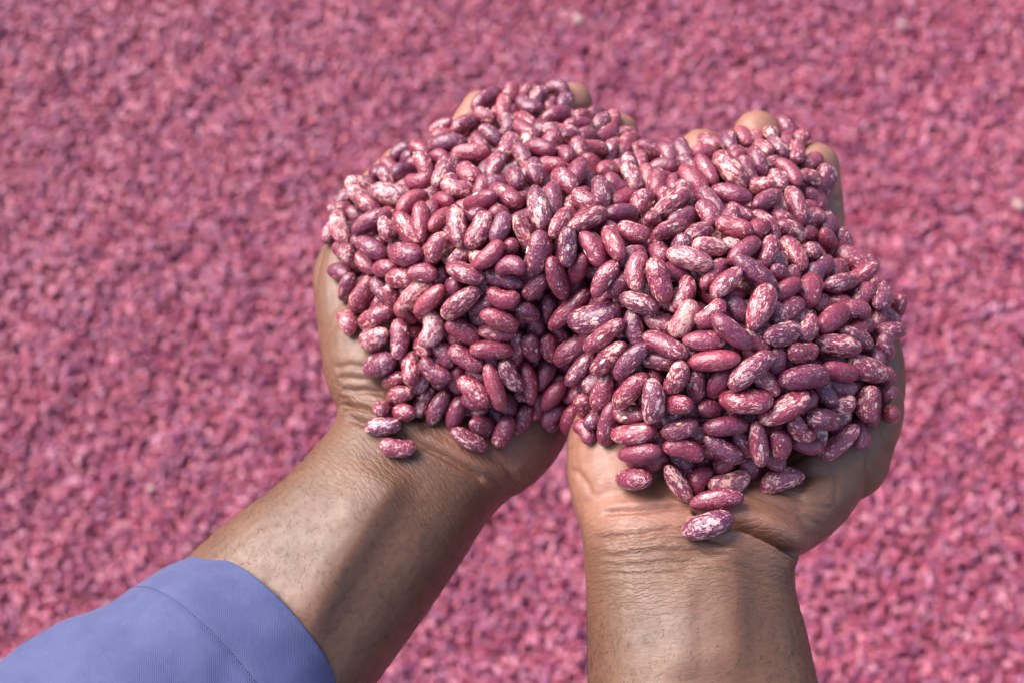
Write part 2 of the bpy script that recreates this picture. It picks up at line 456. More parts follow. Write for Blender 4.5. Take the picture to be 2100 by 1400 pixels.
h.set(P, "Normal", bp.outputs[0]); M_CLOTH = m
m, nt, P = newmat("seam_thread"); P.inputs["Base Color"].default_value = (.10, .12, .24, 1); P.inputs["Roughness"].default_value = .8; M_SEAM = m
m, nt, P = newmat("ground_earth"); h = NT(nt)
co = h.n("ShaderNodeTexCoord").outputs["Object"]
h.set(P, "Base Color", h.mix(h.rng(h.noise(co, 120, 3, .6), .35, .65), (.14, .03, .045, 1), (.24, .06, .09, 1))); P.inputs["Roughness"].default_value = .8; M_EARTH = m
m, nt, P = newmat("pale_bean_skin"); P.inputs["Base Color"].default_value = (.42, .27, .25, 1); P.inputs["Roughness"].default_value = .45; M_PALE = m

# ------------------------------------------------------------------ person: two arms and a sleeve
person = bpy.data.objects.new("person", None); COL.objects.link(person)
person.location = (0, 0, 0)
tag(person, "person in a blue sleeve holding out two cupped bare hands full of beans", "person")
ml_ = skin_mesh(build_left(), "arm", CR_L, RI_L, zones_l); ml_.materials.clear(); ml_.materials.append(M_SKIN_L)
arm_l = bpy.data.objects.new("arm", ml_); COL.objects.link(arm_l); arm_l.parent = person
arm_l["label"] = "left forearm and cupped hand coming out of the blue sleeve"
mr_ = skin_mesh(build_right(), "arm", CR_R, RI_R, zones_r); mr_.materials.clear(); mr_.materials.append(M_SKIN_R)
arm_r = bpy.data.objects.new("arm", mr_); COL.objects.link(arm_r); arm_r.parent = person
arm_r["label"] = "bare right forearm and cupped hand with deep creases at the wrist"

# fine dark hairs of the forearms
def hairs(me, arm, zone, axis, count, seed):
    r = np.random.default_rng(seed)
    n = len(me.vertices); co = np.empty(n*3); me.vertices.foreach_get("co", co); co = co.reshape(-1, 3)
    no = np.empty(n*3); me.vertices.foreach_get("normal", no); no = no.reshape(-1, 3)
    P, _ = proj(co); dens = zone(P)*(no[:, 2] > -.25)
    idx = r.choice(n, size=count, p=dens/dens.sum())
    V = []; F = []
    for i in idx:
        c = co[i]+r.normal(size=3)*.0003; c -= no[i]*((c-co[i])@no[i]); nn = no[i]
        d = axis+r.normal(size=3)*.55; d -= nn*(d@nn); d /= np.linalg.norm(d)
        s = np.cross(nn, d); L = r.uniform(.0007, .0024); cu = r.normal()*.45; rad = .000036
        b = len(V)
        for k, t in enumerate((0, .35, .7, 1.0)):
            q = c+d*L*t+s*L*cu*t*t+nn*(.00022*math.sin(t*2.6)-.00005)
            rr = rad*(1-.7*t)
            for a in (0, 2.094, 4.189): V.append(q+rr*(math.cos(a)*s+math.sin(a)*nn))
        for k in range(3):
            for a in range(3):
                F.append((b+3*k+a, b+3*k+(a+1) % 3, b+3*k+3+(a+1) % 3, b+3*k+3+a))
    o = mesh_obj("arm_hair", V, F, M_HAIR, arm); o["kind"] = "stuff"
hairs(ml_, arm_l, lambda P: smoothstep(70, 190, P[:, 1]-840-(P[:, 0]-700)*.45)*(P[:, 1] < 1480)*(P[:, 0] > 330), np.array([-.1, .9, 0]), 3000, 1)
hairs(mr_, arm_r, lambda P: smoothstep(1180, 1290, P[:, 1])*(P[:, 1] < 1450)*(.45+smoothstep(1300, 1205, P[:, 0])*.9+smoothstep(1560, 1650, P[:, 0])*.5), np.array([-.5, -.8, 0]), 2000, 2)

# sleeve with a turned hem
def build_sleeve():
    st = np.array([  # Lx Ly Rx Ry zc thick lean
        [384, 1166, 702, 1471, -.0505, .0620, .0095],
        [330, 1186, 668, 1540, -.0515, .0650, .0105],
        [240, 1238, 604, 1618, -.0530, .0670, .0095],
        [130, 1302, 520, 1725, -.0550, .0690, .0085],
        [0, 1368, 410, 1830, -.0570, .0710, .0080],
        [-220, 1480, 220, 2010, -.0600, .0740, .0080]])
    S = catmull(st, 22); n = 120; R = []; W = []
    ax = U(600, 1200, -.05)-U(200, 1560, -.05); ax /= np.linalg.norm(ax)
    run = 0; prev = None
    cs = []
    for a in S:
        L = U(a[0], a[1], a[4]); Q = U(a[2], a[3], a[4]); C = (L+Q)/2
        if prev is not None: run += np.linalg.norm(C-prev)
        prev = C; cs.append(run)
    def ring(a, run, shrink):
        L = U(a[0], a[1], a[4]); Q = U(a[2], a[3], a[4]); C = (L+Q)/2; H = (Q-L)/2*(1-shrink/np.linalg.norm((Q-L)/2)); t = a[5]/2-shrink
        pts = []; wv = []
        for k in range(n):
            th = 2*math.pi*k/n; c = math.cos(th); s = math.sin(th)
            p = C+H*c+np.array([0, 0, s*t])+ax*a[6]*max(s, -.2)
            q = Vector(p)
            bump = .0026*noise.noise(q*38+Vector((3, 1, 0)))+.0008*noise.noise(q*95)
            fold = .0014*math.sin((run*170)+3*noise.noise(q*30))*smoothstep(.02, .05, run)
            seam = -.00045*math.exp(-((run-.0195)/.0009)**2)+.0002*math.exp(-((run-.0215)/.0012)**2)+.00015*math.exp(-((run-.0175)/.0012)**2)
            pucker = .00022*math.sin(th*60+2*noise.noise(q*60))*math.exp(-((run-.0195)/.003)**2)
            nrm = np.array([c*H[0], c*H[1], s*t]); nrm /= np.linalg.norm(nrm)
            pts.append(p+nrm*(bump+fold+seam+pucker)); wv.append((run*10, th*.33, 0))
        return np.array(pts), wv
    seq = []
    for i in range(len(S)-1, -1, -1):
        if cs[i] > .004 or i == len(S)-1 or i % 3 == 0: seq.append((S[i], cs[i], .0012))
    seq = [(a, r, .0016) for a, r, _ in seq]                   # inner wall, back to front
    front = S[0]
    e = np.array(front); rows = []
    rows += seq
    for k, (sh, fw) in enumerate(((.0014, .0002), (.0010, .0006), (.0005, .0007), (.0001, .0004))):
        rows.append((front, 0.0, sh, fw))
    rows += [(a, r, 0.0) for a, r in zip(S, cs)]
    for q in rows:
        p, wv = ring(q[0], q[1], q[2])
        if len(q) > 3: p = p+ax*q[3]
        R.append(p); W += wv
    v = np.concatenate(R); f = []
    for i in range(len(R)-1):
        for k in range(n): f.append((i*n+k, (i+1)*n+k, (i+1)*n+(k+1) % n, i*n+(k+1) % n))
    o = mesh_obj("sleeve", v, f, M_CLOTH, person)
    at = o.data.attributes.new("weave", 'FLOAT_VECTOR', 'POINT'); at.data.foreach_set("vector", np.array(W, np.float32).ravel())
    # stitches lying in the groove behind the hem
    nb = len(seq)+4; bi = min(range(len(S)), key=lambda i: abs(cs[i]-.0195)); row = R[nb+bi]
    V = []; F = []
    d = 0
    for k in range(0, n):
        for hseg in (0.05, .55):
            a0 = row[k]*(1-hseg)+row[(k+1) % n]*hseg; a1 = row[k]*(1-hseg-.36)+row[(k+1) % n]*(hseg+.36)
            cen = row.mean(0); nn = (a0-cen); nn -= ax*(nn@ax); nn /= np.linalg.norm(nn)
            t = a1-a0; sd = np.cross(t, nn); sd /= np.linalg.norm(sd)
            b = len(V)
            for (q, lift) in ((a0, 0), ((a0+a1)/2, .00022), (a1, 0)):
                for s1, s2 in ((1, 0), (0, 1), (-1, 0), (0, -1)): V.append(q+nn*(lift+.0001)+.00016*(s1*sd+s2*nn))
            for j in range(2):
                for a in range(4): F.append((b+4*j+a, b+4*j+(a+1) % 4, b+4*j+4+(a+1) % 4, b+4*j+4+a))
    st_ = mesh_obj("seam_stitch", V, F, M_SEAM, o); st_["kind"] = "stuff"
    return o
sleeve = build_sleeve(); sleeve["label"] = "faded blue twill sleeve with a stitched hem"

# ------------------------------------------------------------------ bean meshes (unit size, hilum on +Y)
def bean_mesh(name, nu, nv, bend, fat, skew, seed, mat=None):
    r = random.Random(seed); V = []; F = []
    ph = r.uniform(0, 6)
    for i in range(1, nu):
        a = math.pi*i/nu; x = -math.cos(a)
        R_ = max(0.0, 1-abs(x)**fat)**(1/2.15)
        R_ *= 1+skew*x
        for k in range(nv):
            t = 2*math.pi*k/nv; y = math.cos(t)*R_; z = math.sin(t)*R_
            f = 1+.018*math.sin(3*t+ph)+.014*math.sin(2.2*x*3+t+ph*2)
            y *= f; z *= f
            yc = bend*(x*x-.32)
            if y > 0: y -= .13*math.exp(-(x/.34)**2)*(y/max(R_, .01))**3*(1+bend*2)
            V.append((x, y+yc, z))
    b = len(V); yc = bend*.68
    V.append((-1.0, yc, 0)); V.append((1.0, yc, 0))
    for i in range(nu-2):
        for k in range(nv): F.append((i*nv+k, i*nv+(k+1) % nv, (i+1)*nv+(k+1) % nv, (i+1)*nv+k))
    for k in range(nv):
        F.append((b, (k+1) % nv, k)); F.append((b+1, (nu-2)*nv+k, (nu-2)*nv+(k+1) % nv))
    me = bpy.data.meshes.new(name); me.from_pydata(V, [], F); me.update()
    bm = bmesh.new(); bm.from_mesh(me); bmesh.ops.recalc_face_normals(bm, faces=bm.faces); bm.to_mesh(me); bm.free()
    me.polygons.foreach_set("use_smooth", [True]*len(me.polygons)); me.materials.append(mat or M_BEAN)
    return me
SHAPES = [(.12, 2.2, .03), (.22, 2.5, -.05), (.32, 2.7, .05), (.16, 2.0, .08), (.40, 2.6, .0), (.08, 2.8, -.03)]
HI = [bean_mesh("bean", 30, 22, b, f, s, i) for i, (b, f, s) in enumerate(SHAPES)]
LO = [bean_mesh("small_bean", 12, 9, b, f, s, i, M_SPREAD) for i, (b, f, s) in enumerate(SHAPES[:4])]
def hilum_mesh(bend, mat):
    V = []; F = []; n = 12; y0 = -.32*bend+1-.13*(1+2*bend)
    rows = ((1.0, -.05), (.85, .035), (.62, .05), (.45, .015), (.15, .012))
    for rr, up in rows:
        for k in range(n):
            t = 2*math.pi*k/n; V.append((.19*rr*math.cos(t), y0+up, .165*rr*math.sin(t)))
    for i in range(len(rows)-1):
        for k in range(n): F.append((i*n+k, i*n+(k+1) % n, (i+1)*n+(k+1) % n, (i+1)*n+k))
    F.append(tuple((len(rows)-1)*n+k for k in range(n)))
    me = bpy.data.meshes.new("hilum"); me.from_pydata(V, [], F); me.update()
    bm = bmesh.new(); bm.from_mesh(me); bmesh.ops.recalc_face_normals(bm, faces=bm.faces); bm.to_mesh(me); bm.free()
    me.polygons.foreach_set("use_smooth", [True]*len(me.polygons)); me.materials.append(mat); return me
HILM = [(hilum_mesh(b, M_HIL), hilum_mesh(b, M_HIL2)) for b, f, s in SHAPES]

BEANS = (
2329,-37,1688,949,-120,-284,-62,860,436,379,5,0,1,0,
6728,5659,469,643,-546,209,-494,852,426,371,7,0,2,0,
6776,-524,3368,630,-546,-251,493,820,419,364,7,0,3,0,
-3219,2632,583,868,-188,-313,-338,815,397,345,4,0,3,0,
776,3041,2552,623,453,-463,-439,812,398,332,6,0,3,1,
8033,-2146,2311,736,-637,49,224,819,393,342,3,0,2,0,
-4046,-23,-1637,834,-269,-408,-256,751,421,366,4,0,5,0,
7475,-2939,1989,921,-294,-197,162,782,391,340,6,0,0,0,
5376,-5820,589,811,-565,-137,63,760,400,348,6,0,4,0,
-3935,5625,-988,672,-673,49,-303,782,388,337,8,0,3,0,
10198,-1291,912,944,-129,301,46,772,388,337,6,0,1,0,
6375,-2821,2237,926,-359,-72,-95,748,390,339,5,0,2,0,
2729,-1266,1578,455,744,-172,458,811,358,298,6,0,0,1,
-4266,818,-1539,865,-14,-464,-189,772,375,326,7,0,4,0,
-4228,1551,-1603,791,-484,-327,-181,768,375,326,5,0,4,0,
-169,3923,1737,668,577,-458,-107,761,375,313,2,0,0,1,
1573,7816,-876,845,528,19,-83,674,412,344,6,0,0,1,
-4649,2492,-1817,579,-661,-477,-14,733,378,329,5,0,5,0,
6760,625,3092,825,-465,296,-129,753,367,319,3,0,0,0,
6474,-2190,2883,578,-747,-320,65,772,358,311,6,0,1,0,
4700,3601,1871,680,622,346,173,767,358,299,6,0,0,1,
-1499,750,1037,757,-531,-373,-74,773,355,308,6,0,1,0,
-852,11061,-3583,538,-738,-175,368,779,351,305,2,0,4,0,
-1600,2874,1792,514,539,-534,-400,723,372,310,6,0,5,1,
1644,472,1155,833,-369,-401,99,860,310,270,4,0,0,0,
9223,-894,1648,837,-528,122,76,711,374,325,6,0,0,0,
2606,-708,1929,444,785,-103,419,809,326,272,6,0,1,1,
-3127,3467,520,-490,751,-353,267,708,367,319,6,0,5,0,
4484,2201,2792,646,628,434,-18,796,324,270,5,0,3,1,
738,1664,2409,739,271,-142,600,652,393,330,5,0,0,0,
9117,-104,1741,-301,869,270,-287,706,362,315,2,0,0,0,
5689,-5021,348,546,-824,-99,-114,771,331,288,4,0,3,0,
-947,3852,1571,785,428,-437,101,783,324,270,1,0,0,1,
3397,-4311,109,813,-358,-318,-332,718,353,307,6,0,3,0,
-4412,4476,-754,610,-752,-237,-86,723,349,303,3,0,3,0,
8684,-2975,1254,817,-393,293,304,708,354,308,5,0,5,0,
-2089,6022,-362,-211,839,464,-190,709,351,305,6,0,0,0,
4062,340,3224,714,-357,445,-406,678,365,318,6,0,5,0,
1557,4443,1735,-318,780,-291,454,683,362,315,5,0,0,0,
7637,4076,1253,649,-640,-33,411,740,333,290,3,0,0,0,
5469,-1919,2897,810,-559,-127,-125,746,330,287,2,0,0,0,
-2135,7809,-1447,712,-669,-121,-175,703,347,302,3,0,4,0,
3261,-2315,1700,733,-486,-473,-56,722,338,294,5,0,4,0,
1294,1009,2070,799,-110,545,-230,730,333,290,4,0,0,0,
4929,985,3293,755,-608,51,-242,684,353,307,8,0,5,0,
9359,-3174,5,838,-361,-392,116,733,329,286,6,0,5,0,
1782,-325,88,534,-781,-295,-130,705,342,297,4,0,4,0,
3865,-2747,1968,585,-396,682,-190,658,364,316,7,0,4,0,
-506,-1204,-642,705,-386,555,-214,770,310,270,4,0,2,0,
-3024,-378,-1140,529,482,-633,-297,648,367,305,6,0,5,1,
10306,1828,568,664,-685,-226,196,756,314,273,5,0,5,0,
-2913,1454,108,577,-731,-345,-112,708,333,289,7,0,3,0,
2193,2521,2818,770,-536,-36,345,740,316,275,6,0,4,0,
9860,-418,1127,604,-718,248,243,753,310,270,6,0,3,0,
8657,4317,502,598,-253,-283,705,723,323,281,5,0,1,0,
6844,-3639,1132,297,701,-202,-616,719,324,270,6,0,3,1,
1980,5114,1118,637,-504,-209,545,659,354,308,4,0,0,0,
5944,-1332,3435,833,-440,288,-171,706,329,286,1,0,1,0,
3550,-3773,724,715,-628,-190,-241,695,333,289,1,0,3,0,
7680,-4212,-299,-425,894,142,-16,663,347,291,7,0,1,0,
-948,2600,2070,829,-160,-168,508,635,360,303,5,0,1,0,
-2725,3501,1016,513,-505,418,-555,732,310,270,4,0,1,0,
4194,-1392,2741,830,-456,39,-317,711,319,277,5,0,5,0,
6530,4151,1488,846,-472,2,-248,652,347,302,2,0,3,0,
6022,5614,429,538,606,-525,-261,696,324,270,1,0,5,1,
7364,-1190,3065,923,223,273,152,659,339,285,6,0,0,0,
6152,-4371,-57,928,330,110,131,645,345,290,8,0,1,0,
3385,-3294,1011,953,-170,-238,-74,703,314,273,5,0,2,0,
2842,1575,3097,639,494,-487,-331,668,325,271,4,0,0,1,
3278,-1646,2224,610,-643,-452,-100,698,310,270,4,0,1,0,
8517,709,1950,-121,801,540,-229,586,368,309,2,0,5,0,
-1354,1418,1622,822,-497,7,-277,634,337,293,6,0,0,0,
-2405,446,-130,10,-617,748,245,577,370,311,9,0,4,0,
461,8014,-960,768,-430,-13,-474,685,310,270,2,0,1,0,
-2461,1093,483,846,-327,-419,35,683,310,270,3,0,3,0,
8179,1998,1750,191,795,-576,-17,656,320,269,5,0,5,0,
5268,-1345,2960,934,-355,-34,-17,635,330,287,4,0,3,0,
4645,-4488,240,446,758,-156,-449,641,327,272,7,0,3,1,
5859,162,3436,536,730,400,140,645,324,270,7,0,1,1,
5911,-3254,1468,803,-593,-20,52,649,322,280,2,0,2,0,
-3344,2044,61,619,-697,-118,-342,623,334,291,6,0,2,0,
5543,5134,737,848,-180,-19,-499,670,310,270,3,0,0,0,
5878,-3751,971,816,-501,277,-73,670,310,270,4,0,3,0,
-274,9955,-2477,-367,619,515,-466,669,310,270,4,0,1,0,
91,4795,1360,-379,667,-200,609,650,319,277,5,0,2,0,
-5510,4815,-1767,810,6,66,-583,636,326,274,8,0,1,0,
2577,-1792,524,803,34,-364,470,628,330,277,5,0,0,0,
2514,7183,-771,652,-735,37,185,639,324,282,5,0,5,0,
9590,1326,1168,623,-725,1,295,665,310,270,6,0,0,0,
485,-880,-1065,594,-266,-623,434,664,310,270,4,0,3,0,
828,6580,169,-451,820,-40,351,663,310,270,0,0,2,0,
546,10035,-2487,900,-93,-170,-391,620,330,277,2,0,4,0,
6537,1462,2907,699,-611,-166,331,656,310,270,1,0,4,0,
-3413,494,-892,710,-11,-220,669,629,321,270,5,0,3,0,
-1343,6915,-602,-457,875,26,155,650,310,270,4,0,5,0,
-2850,6929,-1319,609,-581,299,-450,616,327,284,6,0,1,0,
9201,-1681,1633,799,-520,238,186,648,310,270,2,0,2,0,
-1147,-1299,-692,-201,901,-381,52,615,327,275,5,0,0,0,
-493,5824,450,-493,623,338,-505,647,310,270,6,0,3,0,
1994,-905,25,828,-358,-380,205,647,311,270,4,0,0,0,
7698,6269,-55,535,-566,380,-499,602,333,289,4,0,2,0,
3720,5538,205,298,741,-591,-112,636,315,264,7,0,1,0,
6362,2362,2623,694,676,-236,-71,574,348,290,4,0,5,1,
7997,-1490,2499,863,352,361,18,627,316,266,4,0,1,0,
-3318,-1534,-1856,526,-680,-193,-473,619,321,279,5,0,3,0,
-110,6898,-167,794,-53,112,595,589,336,282,7,0,5,0,
-356,253,924,728,-653,207,29,612,323,281,4,0,2,0,
10114,-2259,678,113,726,519,435,533,370,308,5,0,1,1,
-3867,3881,-138,608,500,-573,-227,604,324,270,7,0,3,1,
1396,2430,2810,565,-630,-277,455,630,310,270,6,0,0,0,
7236,1562,2600,671,-505,-318,440,630,310,270,6,0,4,0,
3521,-138,2807,699,-669,89,-238,601,322,280,6,0,0,0,
-910,-1856,-2042,-358,782,-175,-479,561,344,289,5,0,3,0,
1566,1586,2887,-343,-614,336,627,586,327,273,6,0,1,1,
4703,-753,3051,842,204,-159,473,581,327,275,8,0,5,0,
3461,691,3125,45,755,649,80,611,306,260,5,0,2,0,
-3892,-1966,-1827,859,-492,-114,-80,586,319,278,6,0,5,0,
4780,-3775,982,-447,884,-133,-30,609,307,260,2,0,2,0,
-1336,5700,160,883,-73,-170,-431,542,344,289,4,0,0,0,
8710,5897,-131,191,837,-509,-61,613,304,260,2,0,2,0,
675,1043,1525,804,-351,-481,3,596,310,270,4,0,4,0,
-5525,3568,-2381,136,897,-328,264,574,322,270,1,0,0,0,
-1686,-1503,-1856,692,-418,-575,127,581,316,275,1,0,5,0,
2585,634,2772,71,872,377,303,607,300,260,4,0,3,0,
2181,3437,2344,961,-56,-80,-259,537,334,281,5,0,4,0,
-2312,-612,-795,853,411,-110,-302,562,316,266,3,0,2,0,
10939,1186,570,827,33,249,502,590,300,260,4,0,2,0,
1468,9190,-1849,553,-802,-152,164,567,310,270,3,0,2,0,
2263,1493,2960,-130,854,-502,-31,586,300,260,2,0,3,0,
8258,2967,1337,691,-642,293,160,566,310,270,7,0,2,0,
-26,-878,-532,858,123,327,-377,584,301,260,7,0,1,0,
3176,8685,-2187,896,187,212,342,580,300,260,2,0,3,0,
11198,240,227,862,-392,182,264,558,310,270,5,0,5,0,
8023,-3290,1276,833,360,325,-265,575,300,260,6,0,4,0,
8552,7269,-811,559,-617,217,-510,555,310,270,6,0,3,0,
4484,-2258,2484,768,305,-296,479,543,314,264,6,0,3,0,
-3400,-2688,-1705,995,91,10,-43,563,302,260,5,0,1,0,
-662,1668,2226,935,65,-191,292,561,300,260,1,0,3,0,
5540,1495,3049,205,962,91,-155,544,310,260,8,0,5,0,
-2981,6037,-833,952,49,-289,-89,548,300,260,0,0,2,0,
-2683,-1062,-2010,320,795,439,270,547,300,260,6,0,1,0,
4645,-3327,1419,821,551,-11,148,541,300,260,4,0,1,0,
-2191,2417,1394,-120,869,430,212,500,324,273,5,0,1,0,
-334,2534,2307,821,-83,-179,535,526,305,260,2,0,0,0,
-1690,4951,509,990,-73,-27,-117,535,300,260,7,0,2,0,
3860,3826,1629,99,850,500,-135,506,314,264,5,0,4,0,
5190,4210,1332,808,-4,177,-561,517,300,260,6,0,1,0,
708,5053,1311,750,-93,11,-655,516,300,260,5,0,3,0,
5030,7049,-954,-30,788,-613,33,516,300,260,4,0,1,0,
9196,1985,1014,829,211,416,310,514,300,260,2,0,5,0,
7452,-3657,1033,-328,685,-581,-291,502,307,260,4,0,1,0,
9154,7140,-900,769,89,256,579,512,300,260,5,0,1,0,
5686,3056,2235,32,817,-571,78,500,307,260,5,0,5,0,
9477,5995,-626,161,938,23,-305,511,300,260,5,0,3,0,
5535,7244,-975,821,19,-127,-556,511,300,260,3,0,1,0,
-3068,8056,-2134,39,887,-407,215,510,300,260,3,0,0,0,
2998,5789,180,-3,905,201,-376,510,300,260,5,0,2,0,
-263,698,1470,926,340,-106,-127,505,300,260,3,0,2,0,
5426,-715,3300,905,231,-111,340,502,300,260,5,0,1,0,
8054,7114,-628,182,813,-502,232,501,300,260,6,0,3,0,
8908,2478,984,36,832,334,-442,500,300,260,6,0,5,0,
2994,9249,-2437,43,864,500,36,500,300,260,5,0,3,0,
-4968,6135,-1912,958,91,138,-236,500,300,260,8,0,3,0,
-5277,3804,-1556,-14,830,-380,409,500,300,260,6,0,2,0,
-2645,1851,804,3,986,-101,129,500,300,260,3,0,3,0,
1599,11388,-3421,-128,951,-189,207,500,300,260,3,0,4,0,
-177,8621,-1495,-18,777,-598,197,500,300,260,6,0,4,0,
3952,8422,-2141,849,-190,272,411,500,300,260,4,0,5,0,
1633,6318,255,136,858,-403,289,500,300,260,3,0,4,0,
4731,6210,-335,-20,985,36,166,500,300,260,1,0,4,0,
3440,2086,2874,979,-24,-22,-200,500,300,260,5,0,0,0,
-45,1321,2207,-91,958,-100,252,500,300,260,2,0,4,0,
464,488,888,372,407,-557,621,500,300,260,5,0,1,0,
568,-143,-122,-130,632,438,625,500,300,260,4,0,2,0,
1126,-90,-290,733,316,384,-463,500,300,260,4,0,0,0,
4551,-2831,1986,-472,777,96,406,500,300,260,4,0,0,0,
2109,-1865,-504,-191,605,449,629,500,300,260,5,0,4,0,
6483,7856,-1416,903,-112,-182,-373,500,300,260,6,0,1,0,
7043,7544,-868,158,724,660,-125,500,300,260,5,0,2,0,
7541,7860,-1079,760,-146,-92,-627,500,300,260,3,0,3,0,
8524,8124,-1353,62,797,368,-476,500,300,260,7,0,2,0,
9744,7087,-1349,858,-324,71,391,500,300,260,4,0,0,0,
7129,2551,2238,115,872,398,-262,500,300,260,3,0,0,0,
9244,4168,16,-197,927,208,-243,500,300,260,6,0,2,0,
9843,4201,-465,846,105,359,381,500,300,260,2,0,1,0,
9608,3380,136,851,2,525,-20,500,300,260,3,0,3,0,
8205,-718,2372,849,211,212,435,500,300,260,5,0,1,0,
9943,447,1153,-267,946,1,-186,500,300,260,4,0,2,0,
10903,-357,374,811,103,536,-212,500,300,260,4,0,4,0,
10950,-2229,-125,727,3,632,266,500,300,260,4,0,3,0,
-4380,3558,-773,724,-587,77,-353,708,360,313,3,1,3,0,
2628,4102,1549,-360,623,-514,468,769,328,286,5,1,4,0,
2785,-2618,37,563,-524,-639,9,722,334,290,3,1,5,0,
5878,3810,1577,-416,731,-333,426,773,310,270,4,1,5,0,
-2097,3536,1020,-406,744,204,-490,726,310,270,2,1,0,0,
478,8909,-1815,553,-630,76,-540,711,310,270,5,1,1,0,
384,2366,2261,285,806,-259,-449,626,347,289,6,1,3,1,
1203,3577,2081,581,-388,273,-662,696,310,270,4,1,5,0,
-598,-296,45,705,-709,11,-17,664,310,270,3,1,1,0,
-268,-2046,-2114,793,-215,-554,134,615,333,290,4,1,5,0,
5618,693,2954,648,-588,-186,446,659,310,270,5,1,0,0,
4893,-3820,-93,831,-309,462,31,655,310,270,4,1,3,0,
-3900,2712,-558,656,-554,-241,-452,648,310,270,3,1,4,0,
1887,1236,2188,771,-198,-605,-26,648,310,270,1,1,3,0,
-3608,-433,-1887,664,-506,-364,-412,646,310,270,5,1,5,0,
-1302,-2294,-2079,919,-303,218,-128,632,310,270,5,1,0,0,
-237,1260,1506,515,849,-74,-95,602,324,270,5,1,1,1,
-2240,-1353,-1840,586,-629,-503,89,622,310,270,5,1,3,0,
-3138,4914,-317,-370,854,330,-157,619,311,271,1,1,4,0,
7460,2971,1664,-472,741,-380,290,620,310,270,5,1,0,0,
3329,-2676,905,370,841,-284,274,590,324,270,5,1,0,1,
5072,-2255,2000,163,643,125,738,590,324,270,7,1,0,1,
-1429,291,84,-481,841,-247,7,590,323,271,3,1,5,0,
-3423,-989,-1769,574,-651,-264,-420,612,310,270,5,1,4,0,
-1365,-397,-339,933,-218,99,-267,610,310,270,4,1,5,0,
-999,7373,-960,599,-589,312,-445,605,310,270,4,1,0,0,
5693,-2255,2109,614,-527,-550,-209,590,317,276,1,1,2,0,
-5223,2884,-2147,665,-440,-582,-157,590,317,275,5,1,5,0,
1434,-787,-1822,-393,590,637,303,601,310,270,1,1,5,0,
4190,5600,-95,-337,624,-620,336,596,310,270,4,1,5,0,
-709,8116,-1388,542,-711,259,-365,590,311,270,3,1,3,0,
-1600,9112,-2278,-411,828,231,-305,590,310,270,4,1,1,0,
-4052,7818,-3017,674,-610,325,-260,590,310,270,3,1,3,0,
-4970,5586,-2535,830,-412,338,-165,590,310,270,3,1,4,0,
-2131,4524,397,-432,738,27,518,590,310,270,1,1,0,0,
-4581,3332,-1297,778,-350,-32,-521,590,310,270,5,1,1,0,
-1522,2055,1278,582,-670,-457,-56,590,310,270,6,1,1,0,
-426,167,307,954,-297,-7,-42,590,310,270,5,1,0,0,
1045,-476,-1216,546,-638,-501,209,590,310,270,2,1,3,0,
830,-1140,-2176,693,-464,-551,-5,590,310,270,3,1,0,0,
953,11410,-3874,697,-569,149,-411,590,310,270,5,1,1,0,
2406,9561,-2511,-452,755,51,-472,590,310,270,5,1,5,0,
2211,8899,-2017,569,-793,-5,217,590,310,270,3,1,5,0,
341,6193,283,404,-390,-523,640,590,310,270,5,1,2,0,
1207,5571,749,-429,836,-37,340,590,310,270,3,1,5,0,
3161,3127,2075,625,-752,-15,209,590,310,270,1,1,1,0,
4036,2792,2198,-302,677,-103,-663,590,310,270,5,1,3,0,
3251,1280,2734,541,-796,-271,16,590,310,270,4,1,3,0,
1092,761,533,678,-100,-728,-5,590,310,270,3,1,5,0,
4079,-1594,2184,727,-644,-34,-234,590,310,270,5,1,5,0,
2255,-1206,-666,-193,741,478,430,590,310,270,4,1,4,0,
7327,5714,167,692,-411,385,-452,590,310,270,6,1,5,0,
8260,5511,32,-198,753,-465,421,590,310,270,6,1,3,0,
7631,400,2466,651,-703,-255,131,590,310,270,1,1,0,0,
10168,161,647,763,-533,105,351,590,310,270,5,1,5,0,
8265,-3385,520,947,-270,133,-115,590,310,270,1,1,4,0,
-4592,5550,-1521,806,-469,92,-348,589,310,270,4,1,4,0,
4604,7668,-1688,736,-597,317,-41,586,310,270,4,1,0,0,
3425,8199,-2278,-275,786,219,-509,582,310,270,6,1,4,0,
3435,-630,2214,75,633,695,333,589,305,260,4,1,3,0,
4162,6981,-1233,-450,521,-210,695,578,310,270,5,1,1,0,
1204,-1163,-1423,757,-475,-447,40,577,310,270,1,1,3,0,
-3559,1818,-835,865,106,454,-184,576,310,270,5,1,1,0,
3147,7329,-1335,646,-457,-408,455,574,310,270,6,1,0,0,
5294,2218,2486,536,-784,-159,268,574,310,270,6,1,3,0,
10776,569,68,810,-206,-343,428,573,310,270,4,1,1,0,
4739,61,2924,848,-65,-116,513,590,300,260,6,1,4,0,
-2414,7257,-1502,-412,784,88,456,564,310,270,1,1,4,0,
-3518,7077,-2003,-201,902,102,-368,561,310,270,2,1,1,0,
289,-1612,-2178,812,-305,-470,164,557,310,270,4,1,2,0,
-3992,2275,-1211,826,-370,247,-346,556,310,270,5,1,1,0,
4140,7859,-2047,-196,923,315,-106,554,310,270,5,1,0,0,
3323,4126,1283,871,-310,77,372,547,300,260,1,1,0,0,
-2425,3916,574,750,83,-14,-656,544,300,260,1,1,5,0,
4495,5245,332,749,-115,-21,652,541,300,260,3,1,5,0,
11627,1300,-473,86,-636,424,639,540,300,260,3,1,0,0,
6491,-3492,711,775,408,301,-377,539,300,260,5,1,3,0,
4117,-575,2459,940,-168,-11,-296,536,300,260,6,1,0,0,
2502,5952,18,-240,759,-557,-237,529,300,260,1,1,1,0,
-2710,235,-932,-197,814,-285,466,525,300,260,4,1,3,0,
-1723,1422,801,715,339,-607,-75,520,300,260,1,1,3,0,
